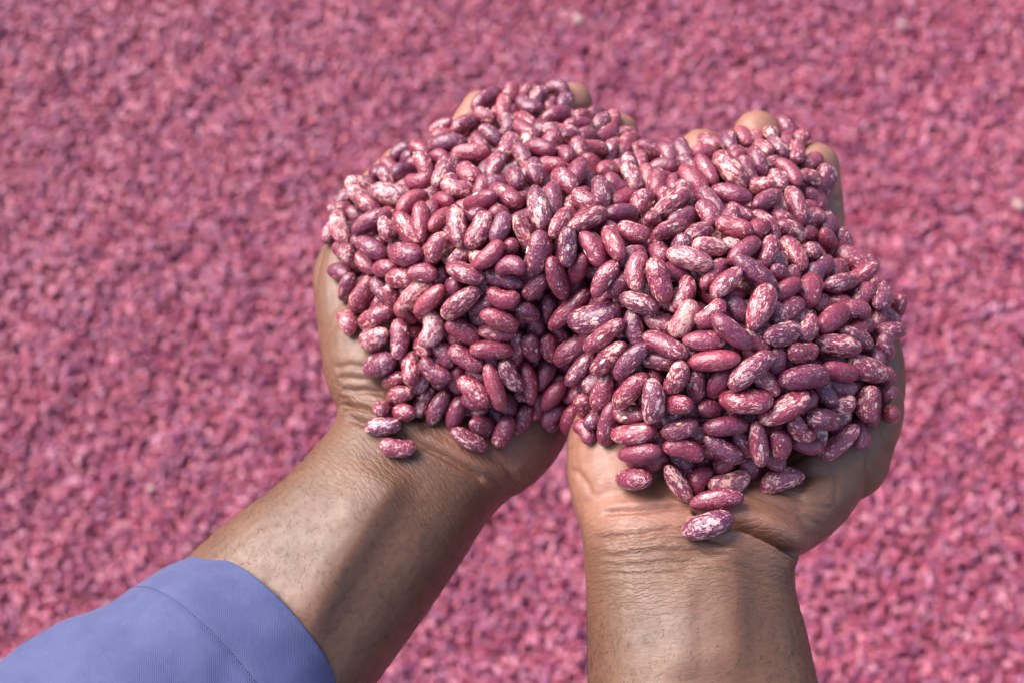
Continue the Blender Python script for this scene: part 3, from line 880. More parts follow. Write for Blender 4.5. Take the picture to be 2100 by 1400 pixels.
7281,-1789,2447,-387,552,696,248,518,300,260,3,1,0,0,
7834,-97,2336,-153,907,323,-224,518,300,260,4,1,5,0,
4505,759,2824,-138,979,-96,-117,512,300,260,1,1,4,0,
8775,-2114,1385,-45,599,796,70,511,300,260,3,1,4,0,
4978,3051,1988,957,122,107,240,508,300,260,2,1,0,0,
6962,-2318,2323,314,882,-235,-262,470,324,270,6,1,1,1,
8927,531,1400,770,233,537,254,507,300,260,4,1,1,0,
8295,6437,-549,-186,897,224,-331,505,300,260,5,1,1,0,
9316,-1861,1002,964,174,136,-148,503,300,260,3,1,2,0,
6647,3314,1778,881,-128,-168,-423,502,300,260,5,1,2,0,
-5170,1611,-2059,-211,815,-467,272,475,317,266,7,1,1,0,
7573,975,2364,-58,860,-50,-504,501,300,260,3,1,3,0,
-58,11141,-3396,787,13,-15,616,497,300,260,4,1,0,0,
7667,5027,515,656,732,-162,90,460,324,270,5,1,5,1,
1446,330,-389,668,-515,534,58,493,300,260,3,1,2,0,
10317,1172,655,913,110,39,391,493,300,260,4,1,5,0,
-3234,1336,-775,647,561,231,-462,492,300,260,5,1,1,0,
3052,599,2500,614,-665,-420,-62,491,300,260,4,1,2,0,
6102,-401,3060,-155,900,-406,20,479,300,260,1,1,0,0,
9993,-2900,-110,633,157,232,722,477,300,260,1,1,5,0,
3637,7512,-1621,-154,792,591,-10,475,300,260,4,1,3,0,
4164,1505,2761,767,-71,-268,-579,471,300,260,5,1,5,0,
11164,2071,-505,946,23,131,-297,470,300,260,5,1,4,0,
7987,3601,1054,741,-491,-129,-440,468,300,260,4,1,1,0,
5329,-4274,-96,-329,825,452,-83,460,304,260,1,1,2,0,
1376,10667,-3354,57,799,520,-297,467,300,260,4,1,3,0,
7613,1558,2050,891,136,333,278,461,300,260,4,1,0,0,
-928,9638,-2515,946,184,-104,-245,460,300,260,5,1,0,0,
-2387,9335,-2719,396,889,26,229,460,300,260,4,1,1,0,
-3782,8518,-3036,-9,951,223,215,460,300,260,1,1,2,0,
-4518,7535,-2750,465,-390,210,767,460,300,260,1,1,0,0,
-4116,6944,-2148,-382,787,-481,63,460,300,260,5,1,4,0,
-921,4850,718,789,-167,-136,576,460,300,260,2,1,2,0,
-5669,5982,-2592,972,-76,145,170,460,300,260,5,1,5,0,
-5973,5220,-2754,829,-149,-103,529,460,300,260,5,1,1,0,
-5495,4441,-2389,906,210,-362,-61,460,300,260,2,1,4,0,
-855,778,858,893,307,-278,177,460,300,260,3,1,2,0,
-2034,-111,-671,-443,775,-435,117,460,300,260,3,1,4,0,
-3934,-1366,-1886,296,677,522,-427,460,300,260,6,1,2,0,
-621,-395,-545,-253,864,-413,-135,460,300,260,2,1,4,0,
1232,-1334,-2718,664,-301,-406,551,460,300,260,3,1,5,0,
472,11070,-3379,729,-281,-625,1,460,300,260,3,1,1,0,
914,10818,-3111,506,69,33,-859,460,300,260,5,1,5,0,
3459,9938,-3281,-239,-526,772,265,460,300,260,4,1,5,0,
3886,9506,-3449,86,962,229,-121,460,300,260,5,1,3,0,
2431,8296,-1711,-110,940,267,-181,460,300,260,5,1,3,0,
3514,6589,-829,957,-178,46,223,460,300,260,5,1,2,0,
3194,4980,632,942,7,176,-286,460,300,260,3,1,3,0,
5023,5168,373,282,701,655,-7,460,300,260,1,1,5,0,
-46,2122,1962,706,-57,-571,-415,460,300,260,3,1,4,0,
691,424,-42,681,240,-515,462,460,300,260,2,1,0,0,
1910,-1067,-1471,957,-69,-256,118,460,300,260,1,1,4,0,
1238,-1522,-2041,-117,905,360,194,460,300,260,2,1,4,0,
2409,-2317,-323,667,-528,22,525,460,300,260,3,1,1,0,
4446,-2853,1246,896,90,-362,243,460,300,260,4,1,3,0,
8004,7984,-1441,70,745,601,-280,460,300,260,4,1,1,0,
9521,8129,-1723,-25,859,510,25,460,300,260,4,1,3,0,
8994,7844,-1384,97,777,601,-161,460,300,260,3,1,4,0,
6214,7114,-856,951,-50,263,157,460,300,260,4,1,3,0,
7295,6876,-596,943,198,254,-83,460,300,260,3,1,1,0,
5585,6351,-422,321,836,-418,-152,460,300,260,4,1,0,0,
9520,5300,-717,251,888,-148,-357,460,300,260,3,1,1,0,
9243,4653,-357,-315,898,-244,-186,460,300,260,3,1,1,0,
9090,3564,73,5,872,128,-473,460,300,260,4,1,3,0,
9655,2082,500,-151,766,557,-282,460,300,260,3,1,0,0,
8056,1099,1777,720,125,289,-619,460,300,260,5,1,3,0,
7296,-471,2754,-293,837,-460,52,460,300,260,7,1,5,0,
6700,-1309,2870,-96,883,-436,-143,460,300,260,4,1,2,0,
9460,874,886,981,-133,-59,-131,460,300,260,2,1,0,0,
10465,-663,425,345,843,-403,87,460,300,260,1,1,3,0,
11029,-693,-688,954,-8,2,-298,460,300,260,4,1,5,0,
9240,-2393,977,928,336,-164,-15,460,300,260,7,1,2,0,
10838,-1696,-33,288,-470,414,725,460,300,260,5,1,3,0,
5498,-2764,1473,-424,807,-153,-381,460,300,260,3,1,5,0,
8191,-2574,1461,851,299,193,386,460,300,260,3,1,1,0,
5250,-3261,815,510,-837,-188,-68,460,300,260,4,1,4,0,
2140,-2571,-674,483,-182,11,857,460,300,260,3,1,2,0,
6821,-3854,-250,790,285,413,-351,460,300,260,2,1,3,0,
1744,-1749,-1837,675,-393,-622,-49,590,310,270,1,2,4,0,
-4151,4086,-1214,648,146,-135,-735,552,300,260,1,2,2,0,
-2944,955,-1421,-257,-489,743,-377,543,300,260,3,2,0,0,
9748,-1899,337,656,251,399,-589,530,300,260,1,2,0,0,
1957,1176,1245,-109,519,696,484,482,300,260,0,2,5,0,
-1979,725,-654,905,-57,86,413,465,300,260,0,2,4,0,
-140,-1168,-1893,595,94,103,792,463,300,260,3,2,2,0,
-1403,4145,653,15,973,-23,229,462,300,260,5,2,5,0,
-2295,8842,-2525,972,-214,74,62,460,300,260,4,2,1,0,
-3520,8067,-2894,-213,773,260,539,460,300,260,2,2,2,0,
-824,5999,-215,178,788,583,91,460,300,260,2,2,5,0,
-4935,7099,-2776,189,945,-220,149,460,300,260,4,2,2,0,
-5539,6589,-2823,94,913,376,131,460,300,260,5,2,1,0,
-4910,4596,-1896,409,-601,681,89,460,300,260,4,2,1,0,
-2070,2054,390,733,-316,0,602,460,300,260,2,2,3,0,
-3420,1490,-1551,16,884,-369,288,460,300,260,1,2,2,0,
-1649,-681,-1218,-12,702,579,413,460,300,260,1,2,2,0,
-1909,-603,-1861,796,527,-223,198,460,300,260,2,2,1,0,
1851,10619,-3103,-87,813,521,-246,460,300,260,3,2,5,0,
2942,10240,-3348,-17,922,167,-348,460,300,260,4,2,5,0,
2336,5115,575,735,-66,30,-674,460,300,260,2,2,4,0,
4374,4387,792,857,-59,78,506,460,300,260,2,2,3,0,
2336,1439,1874,870,392,-155,-255,460,300,260,3,2,2,0,
1567,-129,-1463,706,379,-495,336,460,300,260,2,2,2,0,
4008,-1837,1605,-206,547,-47,810,460,300,260,2,2,5,0,
703,121,-1402,219,656,698,-187,460,300,260,0,2,2,0,
246,623,-469,-475,742,420,216,460,300,260,1,2,2,0,
8833,-453,1204,842,14,524,126,460,300,260,3,2,4,0,
4278,-3256,444,979,-162,120,40,460,300,260,4,2,4,0,
-1646,6867,-1364,685,-97,418,-589,740,400,340,6,3,4,0,
-1508,3306,1014,-107,-451,828,-316,740,400,340,5,3,4,0,
-3399,3784,-553,792,150,-28,591,740,400,340,7,3,0,0,
-3269,2019,-2288,877,-401,1,266,739,400,340,4,3,0,0,
1352,9355,-2567,287,884,-351,113,738,400,340,6,3,2,0,
6245,2663,1963,592,-547,-578,129,737,400,340,6,3,3,0,
-1036,9261,-3008,736,656,-24,-166,737,400,340,6,3,2,0,
2989,4433,791,55,366,691,621,737,400,340,5,3,5,0,
7019,-199,2077,475,833,-230,-165,737,400,340,7,3,0,0,
9272,986,193,199,75,765,-608,736,400,340,1,3,3,0,
8107,518,1146,76,138,62,986,735,400,340,5,3,0,0,
2715,1084,338,-458,848,223,-148,735,400,340,7,3,1,0,
1828,7373,-1677,242,703,516,426,735,400,340,3,3,1,0,
7017,6231,-486,643,98,600,-466,735,400,340,2,3,2,0,
-4178,5212,-2390,700,40,658,-275,735,400,340,2,3,1,0,
5490,2440,1441,-470,298,825,97,734,400,340,6,3,2,0,
4653,-433,-1249,645,104,-144,-743,733,400,340,3,3,4,0,
4937,3127,1356,348,-278,703,-554,733,400,340,4,3,1,0,
6073,6250,-1464,674,-211,571,-419,732,400,340,1,3,0,0,
11126,1108,-303,115,532,833,102,731,400,340,4,3,5,0,
-2883,2257,-1754,637,711,296,17,731,400,340,6,3,3,0,
-1436,2143,113,-489,-573,588,295,730,400,340,1,3,5,0,
-1659,2696,625,478,667,570,41,730,400,340,7,3,2,0,
4093,3482,623,411,747,-397,-339,730,400,340,2,3,4,0,
2243,2878,1971,71,504,-311,803,730,400,340,6,3,2,0,
-1050,2703,1047,648,83,-754,67,729,400,340,7,3,3,0,
1071,-451,-2379,198,943,249,101,729,400,340,5,3,0,0,
5696,-2879,-119,-29,-120,500,857,729,400,340,5,3,3,0,
2889,2128,2368,396,-316,-412,757,728,400,340,2,3,1,0,
5940,-1158,2516,-448,528,668,-274,727,400,340,1,3,5,0,
-3536,5877,-1582,-105,-89,-82,987,727,400,340,4,3,0,0,
10429,-12,-697,459,-3,845,275,727,400,340,1,3,4,0,
3275,-764,-495,924,-188,-212,255,727,400,340,2,3,3,0,
4694,-1956,1511,523,699,459,-163,727,400,340,4,3,1,0,
-2853,7607,-2624,-116,91,802,579,727,400,340,3,3,2,0,
3667,-1731,957,-337,-327,776,421,726,400,340,1,3,5,0,
6333,1787,2140,-438,-425,600,-517,726,400,340,7,3,3,0,
-2598,4164,-503,-462,388,751,-267,726,400,340,1,3,5,0,
2395,5018,-109,574,-583,523,-239,726,400,340,1,3,2,0,
6716,-1567,2121,-481,261,762,-345,725,400,340,3,3,4,0,
4532,83,1642,883,304,125,-334,725,400,340,4,3,3,0,
5373,-1875,610,278,934,-216,-64,725,400,340,6,3,4,0,
2534,2022,1795,762,569,-117,-287,724,400,340,2,3,3,0,
5416,-2728,510,94,-175,928,315,724,400,340,5,3,1,0,
5302,4169,227,719,-25,-195,666,723,400,340,5,3,5,0,
-1406,3726,184,880,372,290,49,723,400,340,6,3,2,0,
663,2666,1394,19,844,477,-245,721,400,340,4,3,4,0,
-3101,2784,-413,-320,229,834,-386,721,400,340,1,3,3,0,
7213,-3472,122,132,924,-335,-128,721,400,340,2,3,4,0,
-883,1101,209,566,272,-252,-736,718,400,340,7,3,5,0,
7500,-2850,-95,-243,856,-12,457,718,400,340,3,3,4,0,
6922,6796,-1358,-3,917,291,272,718,400,340,6,3,1,0,
1350,1092,-528,888,38,-17,458,717,400,340,1,3,4,0,
568,-603,-1746,837,256,194,443,717,400,340,6,3,5,0,
28,2232,1096,802,-143,-21,580,717,400,340,1,3,5,0,
-3238,2801,-1994,803,39,-537,253,717,400,340,3,3,5,0,
2494,-449,1045,439,-56,458,771,715,400,340,4,3,2,0,
7218,1302,1620,-266,406,626,-611,715,400,340,4,3,0,0,
4941,1996,1952,272,734,-558,-276,714,400,340,2,3,2,0,
4089,-930,1716,677,359,610,-201,714,400,340,1,3,3,0,
19,197,-1266,-59,471,799,-369,713,400,340,1,3,2,0,
8450,-1656,423,184,951,-36,245,712,400,340,2,3,5,0,
-578,-1119,-2356,-210,502,632,-552,712,400,340,1,3,3,0,
-1036,-493,-1134,659,-428,-180,-592,711,400,340,3,3,4,0,
2853,8653,-3074,591,-684,-253,-346,711,400,340,6,3,5,0,
-3000,-546,-1903,796,344,-486,110,710,400,340,7,3,1,0,
-2009,3166,-12,197,946,-71,-247,709,400,340,1,3,0,0,
9989,569,-151,652,-595,-430,-189,709,400,340,1,3,4,0,
5004,5521,-460,-23,892,-228,-390,709,400,340,2,3,1,0,
-148,1541,-387,721,-592,90,-348,708,400,340,5,3,2,0,
-2197,8204,-2520,953,295,22,-66,707,400,340,6,3,4,0,
-1861,912,-2044,850,446,95,-265,706,400,340,7,3,0,0,
9120,248,827,243,-505,-331,759,706,400,340,6,3,0,0,
5822,238,2565,948,-116,-195,-224,705,400,340,1,3,3,0,
3173,4901,-97,-441,-549,222,674,705,400,340,7,3,4,0,
-3094,146,-2187,780,-59,563,267,705,400,340,3,3,1,0,
473,6961,-596,730,-201,-450,474,704,400,340,7,3,5,0,
671,1566,1022,45,648,658,381,704,400,340,3,3,1,0,
9117,-1248,206,923,-49,-349,-154,703,400,340,4,3,1,0,
4493,4997,-584,771,312,-318,-455,702,400,340,7,3,5,0,
-3726,3205,-1254,393,-581,646,-303,701,400,340,1,3,5,0,
2855,-88,-425,-176,-292,798,498,701,400,340,7,3,0,0,
6323,3302,852,801,259,254,-476,701,400,340,4,3,3,0,
7904,-1979,1404,358,868,35,341,701,400,340,6,3,5,0,
-3354,4671,-924,-87,-299,921,235,700,400,340,5,3,4,0,
783,5088,692,76,931,-358,2,700,400,340,2,3,1,0,
5586,-3461,327,-95,-141,-687,707,700,400,340,5,3,0,0,
371,1103,324,-495,595,494,-397,700,400,340,3,3,2,0,
4052,3077,1228,482,-336,763,-270,700,400,340,7,3,3,0,
-2711,5535,-1149,731,-628,-268,17,699,400,340,5,3,3,0,
-2220,-233,-1296,666,-126,-327,658,699,400,340,6,3,1,0,
32,-66,-450,741,-134,-560,346,698,400,340,4,3,4,0,
-1022,-538,-1922,-278,847,267,-366,698,400,340,6,3,0,0,
1547,2048,2232,652,-366,-343,568,698,400,340,3,3,3,0,
6308,645,2280,242,-542,682,427,698,400,340,7,3,3,0,
4853,-1240,1678,-266,48,580,768,698,400,340,7,3,4,0,
-3286,6490,-1919,969,-162,-153,103,697,400,340,7,3,4,0,
7024,594,2044,-408,563,585,419,697,400,340,5,3,3,0,
3417,-262,1688,-233,-199,521,796,697,400,340,6,3,5,0,
4031,8376,-2884,-75,-573,805,138,697,400,340,6,3,4,0,
1840,1169,551,726,-483,-35,489,696,400,340,3,3,0,0,
-4536,4210,-1649,-202,237,425,850,696,400,340,4,3,5,0,
3777,448,2488,35,704,-603,-373,696,400,340,7,3,0,0,
-1919,1610,-154,43,899,247,-360,695,400,340,5,3,1,0,
1192,6474,-1767,582,385,-215,-683,695,400,340,5,3,2,0,
10584,-1067,-144,-56,908,-45,413,694,400,340,4,3,1,0,
-3048,6444,-2592,990,-85,-42,-105,694,400,340,3,3,0,0,
7701,1953,1301,-55,659,701,-266,694,400,340,2,3,4,0,
3289,-203,-997,763,-599,-236,-63,693,400,340,2,3,5,0,
2363,1756,2437,686,-558,313,-347,693,400,340,6,3,2,0,
9118,2816,74,216,-537,-328,747,692,400,340,4,3,4,0,
966,5952,-249,544,547,-420,478,692,400,340,1,3,3,0,
9007,1896,-258,273,-367,770,-445,692,400,340,4,3,0,0,
3040,7213,-2438,-88,-482,372,788,691,400,340,3,3,5,0,
8632,-3011,-23,595,-276,742,139,691,400,340,7,3,2,0,
1874,3550,1706,-57,867,428,-250,691,400,340,6,3,0,0,
8241,-1434,1049,-65,-188,-95,975,691,400,340,1,3,0,0,
2083,6562,-282,693,-209,-441,530,690,400,340,4,3,1,0,
4055,111,-1233,591,636,-115,483,690,400,340,6,3,3,0,
7098,-2428,1581,789,520,-111,306,690,400,340,4,3,1,0,
7429,-2785,930,459,704,-134,525,689,400,340,3,3,5,0,
8724,-347,173,917,97,-357,147,689,400,340,4,3,4,0,
8255,-2470,829,-451,584,-561,375,689,400,340,7,3,0,0,
4098,-820,-663,-438,-240,532,684,688,400,340,7,3,5,0,
9473,240,197,789,408,-228,399,688,400,340,2,3,4,0,
7439,-1544,1726,383,-71,820,419,688,400,340,1,3,4,0,
8225,-201,1692,-212,886,219,-348,688,400,340,7,3,2,0,
8940,5805,-953,814,165,93,-549,687,400,340,1,3,0,0,
-1654,5233,-802,319,731,-442,-410,687,400,340,1,3,4,0,
206,7866,-2045,689,437,-206,540,686,400,340,7,3,4,0,
-1202,7469,-1650,-291,583,755,-70,686,400,340,2,3,5,0,
-3252,2482,-1042,-174,-236,898,-327,686,400,340,6,3,2,0,
-2606,2053,-1225,-122,-329,849,-396,686,400,340,7,3,3,0,
3489,698,42,-286,86,-224,928,686,400,340,6,3,4,0,
-3461,790,-1820,761,-120,634,-74,685,400,340,1,3,2,0,
5316,-877,2324,393,741,117,-533,685,400,340,4,3,3,0,
7646,4475,37,348,1,898,-268,685,400,340,3,3,5,0,
9637,5798,-1335,294,826,-434,-208,684,400,340,4,3,1,0,
-188,3215,1520,713,559,291,-307,684,400,340,2,3,4,0,
-2938,3557,-1861,-156,-137,795,-570,683,400,340,6,3,5,0,
4302,1883,2111,277,603,453,596,683,400,340,4,3,0,0,
2550,498,-163,-491,28,496,716,683,400,340,7,3,2,0,
3305,6483,-2296,852,14,-221,473,682,400,340,2,3,3,0,
5479,5038,-86,108,-219,943,225,682,400,340,6,3,0,0,
-318,9833,-3104,-204,522,743,-365,681,400,340,7,3,3,0,
8527,-2240,-17,-25,-587,-203,783,681,400,340,2,3,2,0,
-2041,904,-1256,-234,155,29,959,680,400,340,7,3,3,0,
-1535,1065,363,371,18,773,-514,679,400,340,7,3,3,0,
-2166,6386,-1082,-343,-594,200,699,679,400,340,5,3,3,0,
-2487,-198,-2090,252,586,45,769,679,400,340,1,3,2,0,
2914,1255,1122,-178,868,432,169,678,400,340,5,3,3,0,
-313,1032,414,582,62,-364,-724,678,400,340,6,3,5,0,
-1608,6733,-2172,647,520,-167,-533,677,400,340,2,3,0,0,
-629,1505,904,-319,837,206,-394,676,400,340,6,3,0,0,
-932,4416,151,125,91,-143,977,675,400,340,2,3,3,0,
8480,1384,1332,157,-208,879,399,675,400,340,2,3,3,0,
6866,3755,944,844,-343,-114,-396,675,400,340,6,3,0,0,
3552,1890,2006,-229,788,113,561,675,400,340,3,3,3,0,
2572,612,1422,-143,-476,194,846,675,400,340,3,3,5,0,
9387,3462,-678,-109,-68,10,992,675,400,340,7,3,5,0,
1431,462,-1273,24,498,-311,809,674,400,340,1,3,0,0,
-893,3263,1429,596,-592,345,420,674,400,340,3,3,3,0,
-3737,5079,-1454,-270,330,114,898,671,400,340,4,3,2,0,
8429,1012,540,562,707,-287,321,671,400,340,2,3,4,0,
2207,848,-1509,-450,598,-236,620,670,400,340,3,3,4,0,
5139,-2402,1076,856,390,-45,337,669,400,340,5,3,4,0,
2043,1050,-180,-364,298,-197,860,668,400,340,1,3,1,0,
-3915,3704,-1912,-361,855,42,-371,668,400,340,3,3,3,0,
-1414,135,-2054,-122,242,-171,947,667,400,340,5,3,2,0,
6237,-2069,1807,818,-30,113,-564,667,400,340,4,3,2,0,
-4896,3833,-2229,502,-28,699,508,666,400,340,2,3,0,0,
373,2992,1905,815,-523,-127,218,666,400,340,1,3,0,0,
9535,-526,213,453,723,46,519,666,400,340,1,3,0,0,
-2417,1638,-2010,-191,-118,779,-585,666,400,340,6,3,2,0,
7715,5965,-834,662,404,0,-632,665,400,340,5,3,0,0,
-2654,2467,130,496,395,502,588,665,400,340,5,3,5,0,
-499,403,-570,441,670,564,-193,665,400,340,1,3,3,0,
2068,448,-686,686,-353,112,-626,664,400,340,3,3,1,0,
6209,-3527,-171,396,811,382,199,663,400,340,4,3,0,0,
1265,2676,1787,-317,-94,940,-85,663,400,340,4,3,0,0,
3728,6110,-478,-499,405,766,-26,662,400,340,6,3,5,0,
-2682,641,-1896,775,-232,-417,-415,662,400,340,2,3,5,0,
4560,-482,1960,668,-704,213,-110,661,400,340,7,3,4,0,
460,9216,-2734,-128,325,893,283,661,400,340,2,3,1,0,
5593,5923,-1046,-424,449,685,-386,660,400,340,2,3,5,0,
-3185,7594,-3545,490,-351,-519,606,660,400,340,6,3,0,0,
3488,-1419,308,-234,-222,863,-388,660,400,340,1,3,0,0,
2660,-1299,0,977,109,59,173,659,400,340,3,3,4,0,
1615,1226,-1133,121,-213,793,-558,659,400,340,6,3,1,0,
6117,-2289,1138,-402,660,-531,349,659,400,340,7,3,1,0,
8277,1925,839,579,-552,-552,-236,659,400,340,3,3,1,0,
-2344,2741,730,758,-124,-35,639,658,400,340,2,3,3,0,
3791,-3741,102,324,-38,893,310,657,400,340,2,3,2,0,
996,1279,32,912,95,-378,126,657,400,340,5,3,3,0,
8432,5720,-1594,476,-274,701,-455,656,400,340,3,3,0,0,
1334,1457,1180,597,-230,-609,-468,655,400,340,1,3,4,0,
-2773,1887,-439,988,147,24,45,654,400,340,7,3,3,0,
3789,6576,-1627,-402,263,872,-98,654,400,340,4,3,1,0,
-1776,5159,-78,-339,456,785,-247,654,400,340,4,3,1,0,
-3959,2902,-2061,-113,-417,525,733,653,400,340,5,3,3,0,
-223,5107,269,512,831,196,91,653,400,340,2,3,3,0,
7962,3766,304,313,-409,856,-59,653,400,340,5,3,2,0,
5216,-110,2135,-456,437,373,680,652,400,340,1,3,2,0,
10219,3734,-1049,91,-582,704,397,652,400,340,5,3,4,0,
8314,2604,612,-355,13,885,-300,652,400,340,6,3,0,0,
6597,1120,1857,825,131,-448,318,652,400,340,6,3,4,0,
4771,1525,2663,329,661,-46,673,652,400,340,4,3,5,0,
8847,6749,-1354,56,222,478,848,651,400,340,7,3,5,0,
4609,6530,-1446,-488,-137,157,847,651,400,340,4,3,0,0,
-859,5641,-884,923,-185,337,3,650,400,340,1,3,0,0,
-394,4548,872,-424,674,-532,-287,649,400,340,3,3,1,0,
7683,6967,-1634,860,-36,-480,170,649,400,340,2,3,5,0,
6598,-591,2549,874,-348,0,-339,649,400,340,5,3,1,0,
2898,5936,-825,750,-308,-582,64,649,400,340,7,3,2,0,
4595,3863,1191,120,694,-548,-452,649,400,340,5,3,1,0,
-459,2651,1383,296,-653,53,695,649,400,340,5,3,2,0,
85,6147,-428,192,-201,940,197,649,400,340,1,3,0,0,
3671,-3057,134,51,442,-240,863,647,400,340,1,3,2,0,
5626,1775,2185,518,-532,8,670,647,400,340,6,3,0,0,
5785,4088,762,-49,906,-360,-216,647,400,340,5,3,0,0,
3363,1216,2067,-121,-284,-514,800,645,400,340,4,3,1,0,
3503,-2392,206,-115,822,236,506,645,400,340,1,3,4,0,
9881,-283,-340,302,-227,-5,926,644,400,340,2,3,5,0,
10338,-2053,78,141,671,534,495,644,400,340,1,3,1,0,
9098,-1871,-266,-196,807,181,526,644,400,340,5,3,0,0,
1779,4827,390,-101,463,710,520,643,400,340,2,3,0,0,
9323,-913,919,-99,-162,922,-338,643,400,340,2,3,4,0,
9642,1581,-160,850,134,-228,455,643,400,340,5,3,2,0,
7298,5323,-546,659,157,100,-729,642,400,340,6,3,2,0,
8952,1547,507,333,-12,883,330,642,400,340,5,3,2,0,
6923,2310,1572,844,25,535,30,641,400,340,5,3,0,0,
186,10245,-3649,-11,228,846,482,641,400,340,1,3,0,0,
-2855,3621,-117,382,700,-305,-520,641,400,340,5,3,2,0,
-5349,5046,-2361,960,-266,81,-45,641,400,340,7,3,0,0,
8386,-947,446,774,-157,-613,11,640,400,340,1,3,3,0,
-4989,6574,-2364,383,197,-141,892,640,400,340,7,3,2,0,
7671,257,1789,697,-532,-443,189,640,400,340,2,3,3,0,
3455,-1356,1586,573,-402,-401,591,640,400,340,1,3,1,0,
403,4594,382,-291,367,785,405,639,400,340,7,3,4,0,
-1984,4084,-26,92,-251,714,-647,639,400,340,3,3,5,0,
8563,5346,-551,954,-69,-89,-278,639,400,340,1,3,3,0,
3463,545,1863,684,-699,-113,174,639,400,340,6,3,0,0,
-2181,2578,-300,338,388,806,293,639,400,340,4,3,1,0,
-26,4731,-308,-45,-59,612,787,638,400,340,5,3,2,0,
-1053,1972,649,837,297,392,240,638,400,340,5,3,2,0,
2331,-465,-1013,403,208,554,698,638,400,340,3,3,0,0,
8247,-241,690,404,-66,852,-327,638,400,340,5,3,2,0,
7271,857,894,697,-491,-476,215,638,400,340,3,3,0,0,
7648,-104,1024,784,-298,-175,-516,637,400,340,7,3,5,0,
1651,5697,33,700,114,-685,-167,637,400,340,6,3,1,0,
539,4240,1069,527,767,315,-185,637,400,340,6,3,4,0,
6756,4989,-47,995,41,-88,-8,635,400,340,4,3,3,0,
-3936,2221,-1874,597,-731,-329,-18,635,400,340,3,3,2,0,
918,7993,-1442,592,147,272,-744,635,400,340,2,3,3,0,
5163,-1559,2258,-253,55,831,-493,634,400,340,4,3,4,0,
6515,-2818,637,-358,-143,-377,842,634,400,340,1,3,0,0,
-944,183,-992,780,-306,263,478,634,400,340,2,3,3,0,
2390,1634,983,199,787,100,-575,633,400,340,2,3,1,0,
-916,-1181,-1399,-147,-298,923,-193,633,400,340,4,3,1,0,
-300,8297,-2315,33,628,-492,-602,632,400,340,6,3,2,0,
640,470,-969,522,-519,-63,674,632,400,340,7,3,2,0,
5732,3029,1259,641,248,-573,446,632,400,340,2,3,4,0,
644,9648,-3275,272,758,-332,-491,631,400,340,2,3,2,0,
4612,267,2348,891,271,245,268,631,400,340,7,3,0,0,
7128,7485,-1653,-6,-224,791,569,630,400,340,6,3,5,0,
-1623,235,-1221,239,-645,722,81,629,400,340,6,3,1,0,
19,1103,900,699,320,370,522,629,400,340,2,3,0,0,
1217,6911,-282,243,752,512,336,628,400,340,2,3,5,0,
-1354,488,-512,920,238,105,293,628,400,340,3,3,3,0,
7271,3979,399,-404,-253,-416,775,628,400,340,5,3,0,0,
-629,6496,-763,696,-626,-321,143,628,400,340,1,3,0,0,
8139,-973,1568,710,-298,320,552,628,400,340,3,3,1,0,
4300,-2613,470,829,-462,146,277,627,400,340,4,3,2,0,
4351,915,2097,441,309,-468,701,626,400,340,5,3,0,0,
4840,7767,-2425,-281,-439,321,791,626,400,340,1,3,1,0,
-421,3841,1014,115,124,974,149,626,400,340,7,3,0,0,
-425,-336,-1390,-442,505,660,336,626,400,340,3,3,4,0,
1096,2049,1565,635,70,-741,-208,626,400,340,5,3,2,0,
3150,-1867,-164,744,-648,10,161,625,400,340,1,3,1,0,
-2349,1472,-1335,796,-501,101,325,625,400,340,3,3,0,0,
8437,4622,-147,-170,861,-435,198,625,400,340,4,3,0,0,
-2390,1230,-518,70,389,-509,764,625,400,340,5,3,2,0,
-820,1977,1434,194,828,318,-420,624,400,340,7,3,2,0,
1152,1122,-1710,-19,116,586,801,624,400,340,7,3,2,0,
2434,8262,-2606,561,-606,-563,26,623,400,340,3,3,4,0,
1797,2058,1426,569,265,-686,-368,623,400,340,3,3,3,0,
1067,424,-2006,158,936,-311,-49,623,400,340,7,3,3,0,
6396,5719,-279,-63,949,-261,-162,623,400,340,1,3,5,0,
1298,3904,1296,296,381,546,685,622,400,340,5,3,1,0,
5259,998,2357,686,-92,-715,-99,622,400,340,7,3,2,0,
10442,1754,-51,760,174,352,519,622,400,340,6,3,2,0,
-1267,-1199,-2153,344,892,-233,179,621,400,340,7,3,2,0,
-388,892,-251,87,-342,-541,763,620,400,340,3,3,5,0,
4082,-2342,1234,-277,98,787,542,620,400,340,5,3,1,0,
7290,-1042,2197,751,573,-315,91,620,400,340,2,3,2,0,
1978,6746,-1118,-23,520,854,8,740,400,340,1,4,1,0,
7135,-95,140,13,-191,530,826,740,400,340,2,4,2,0,
-435,2788,-810,-474,854,-130,-171,740,400,340,6,4,1,0,
934,1991,-1687,818,-165,-258,-486,740,400,340,2,4,5,0,
-1239,1344,-271,778,506,158,337,739,400,340,7,4,1,0,
3758,544,650,-220,-472,741,423,739,400,340,2,4,4,0,
-1209,1598,-893,-85,-288,923,239,738,400,340,4,4,5,0,
7342,5367,-1401,935,-163,301,96,738,400,340,5,4,2,0,
7401,2890,921,-295,-363,151,871,738,400,340,7,4,0,0,
-2885,6989,-3024,868,461,54,-178,737,400,340,3,4,4,0,
4347,4161,-181,180,659,487,544,737,400,340,4,4,4,0,
7263,3084,182,542,-757,365,10,737,400,340,2,4,3,0,
-898,7861,-2165,-167,916,1,364,737,400,340,4,4,5,0,
1095,4945,14,-115,518,839,-116,737,400,340,3,4,5,0,
2150,3599,951,922,226,-306,-67,737,400,340,1,4,3,0,
2760,4322,-849,469,-472,603,-441,736,400,340,3,4,2,0,
9069,5763,-1942,-39,472,736,-484,735,400,340,4,4,3,0,
-3374,5222,-2636,60,499,460,732,735,400,340,7,4,1,0,
9287,8685,-2162,-410,329,725,-446,735,400,340,3,4,0,0,
-2852,5715,-2417,866,-326,369,-86,735,400,340,1,4,5,0,
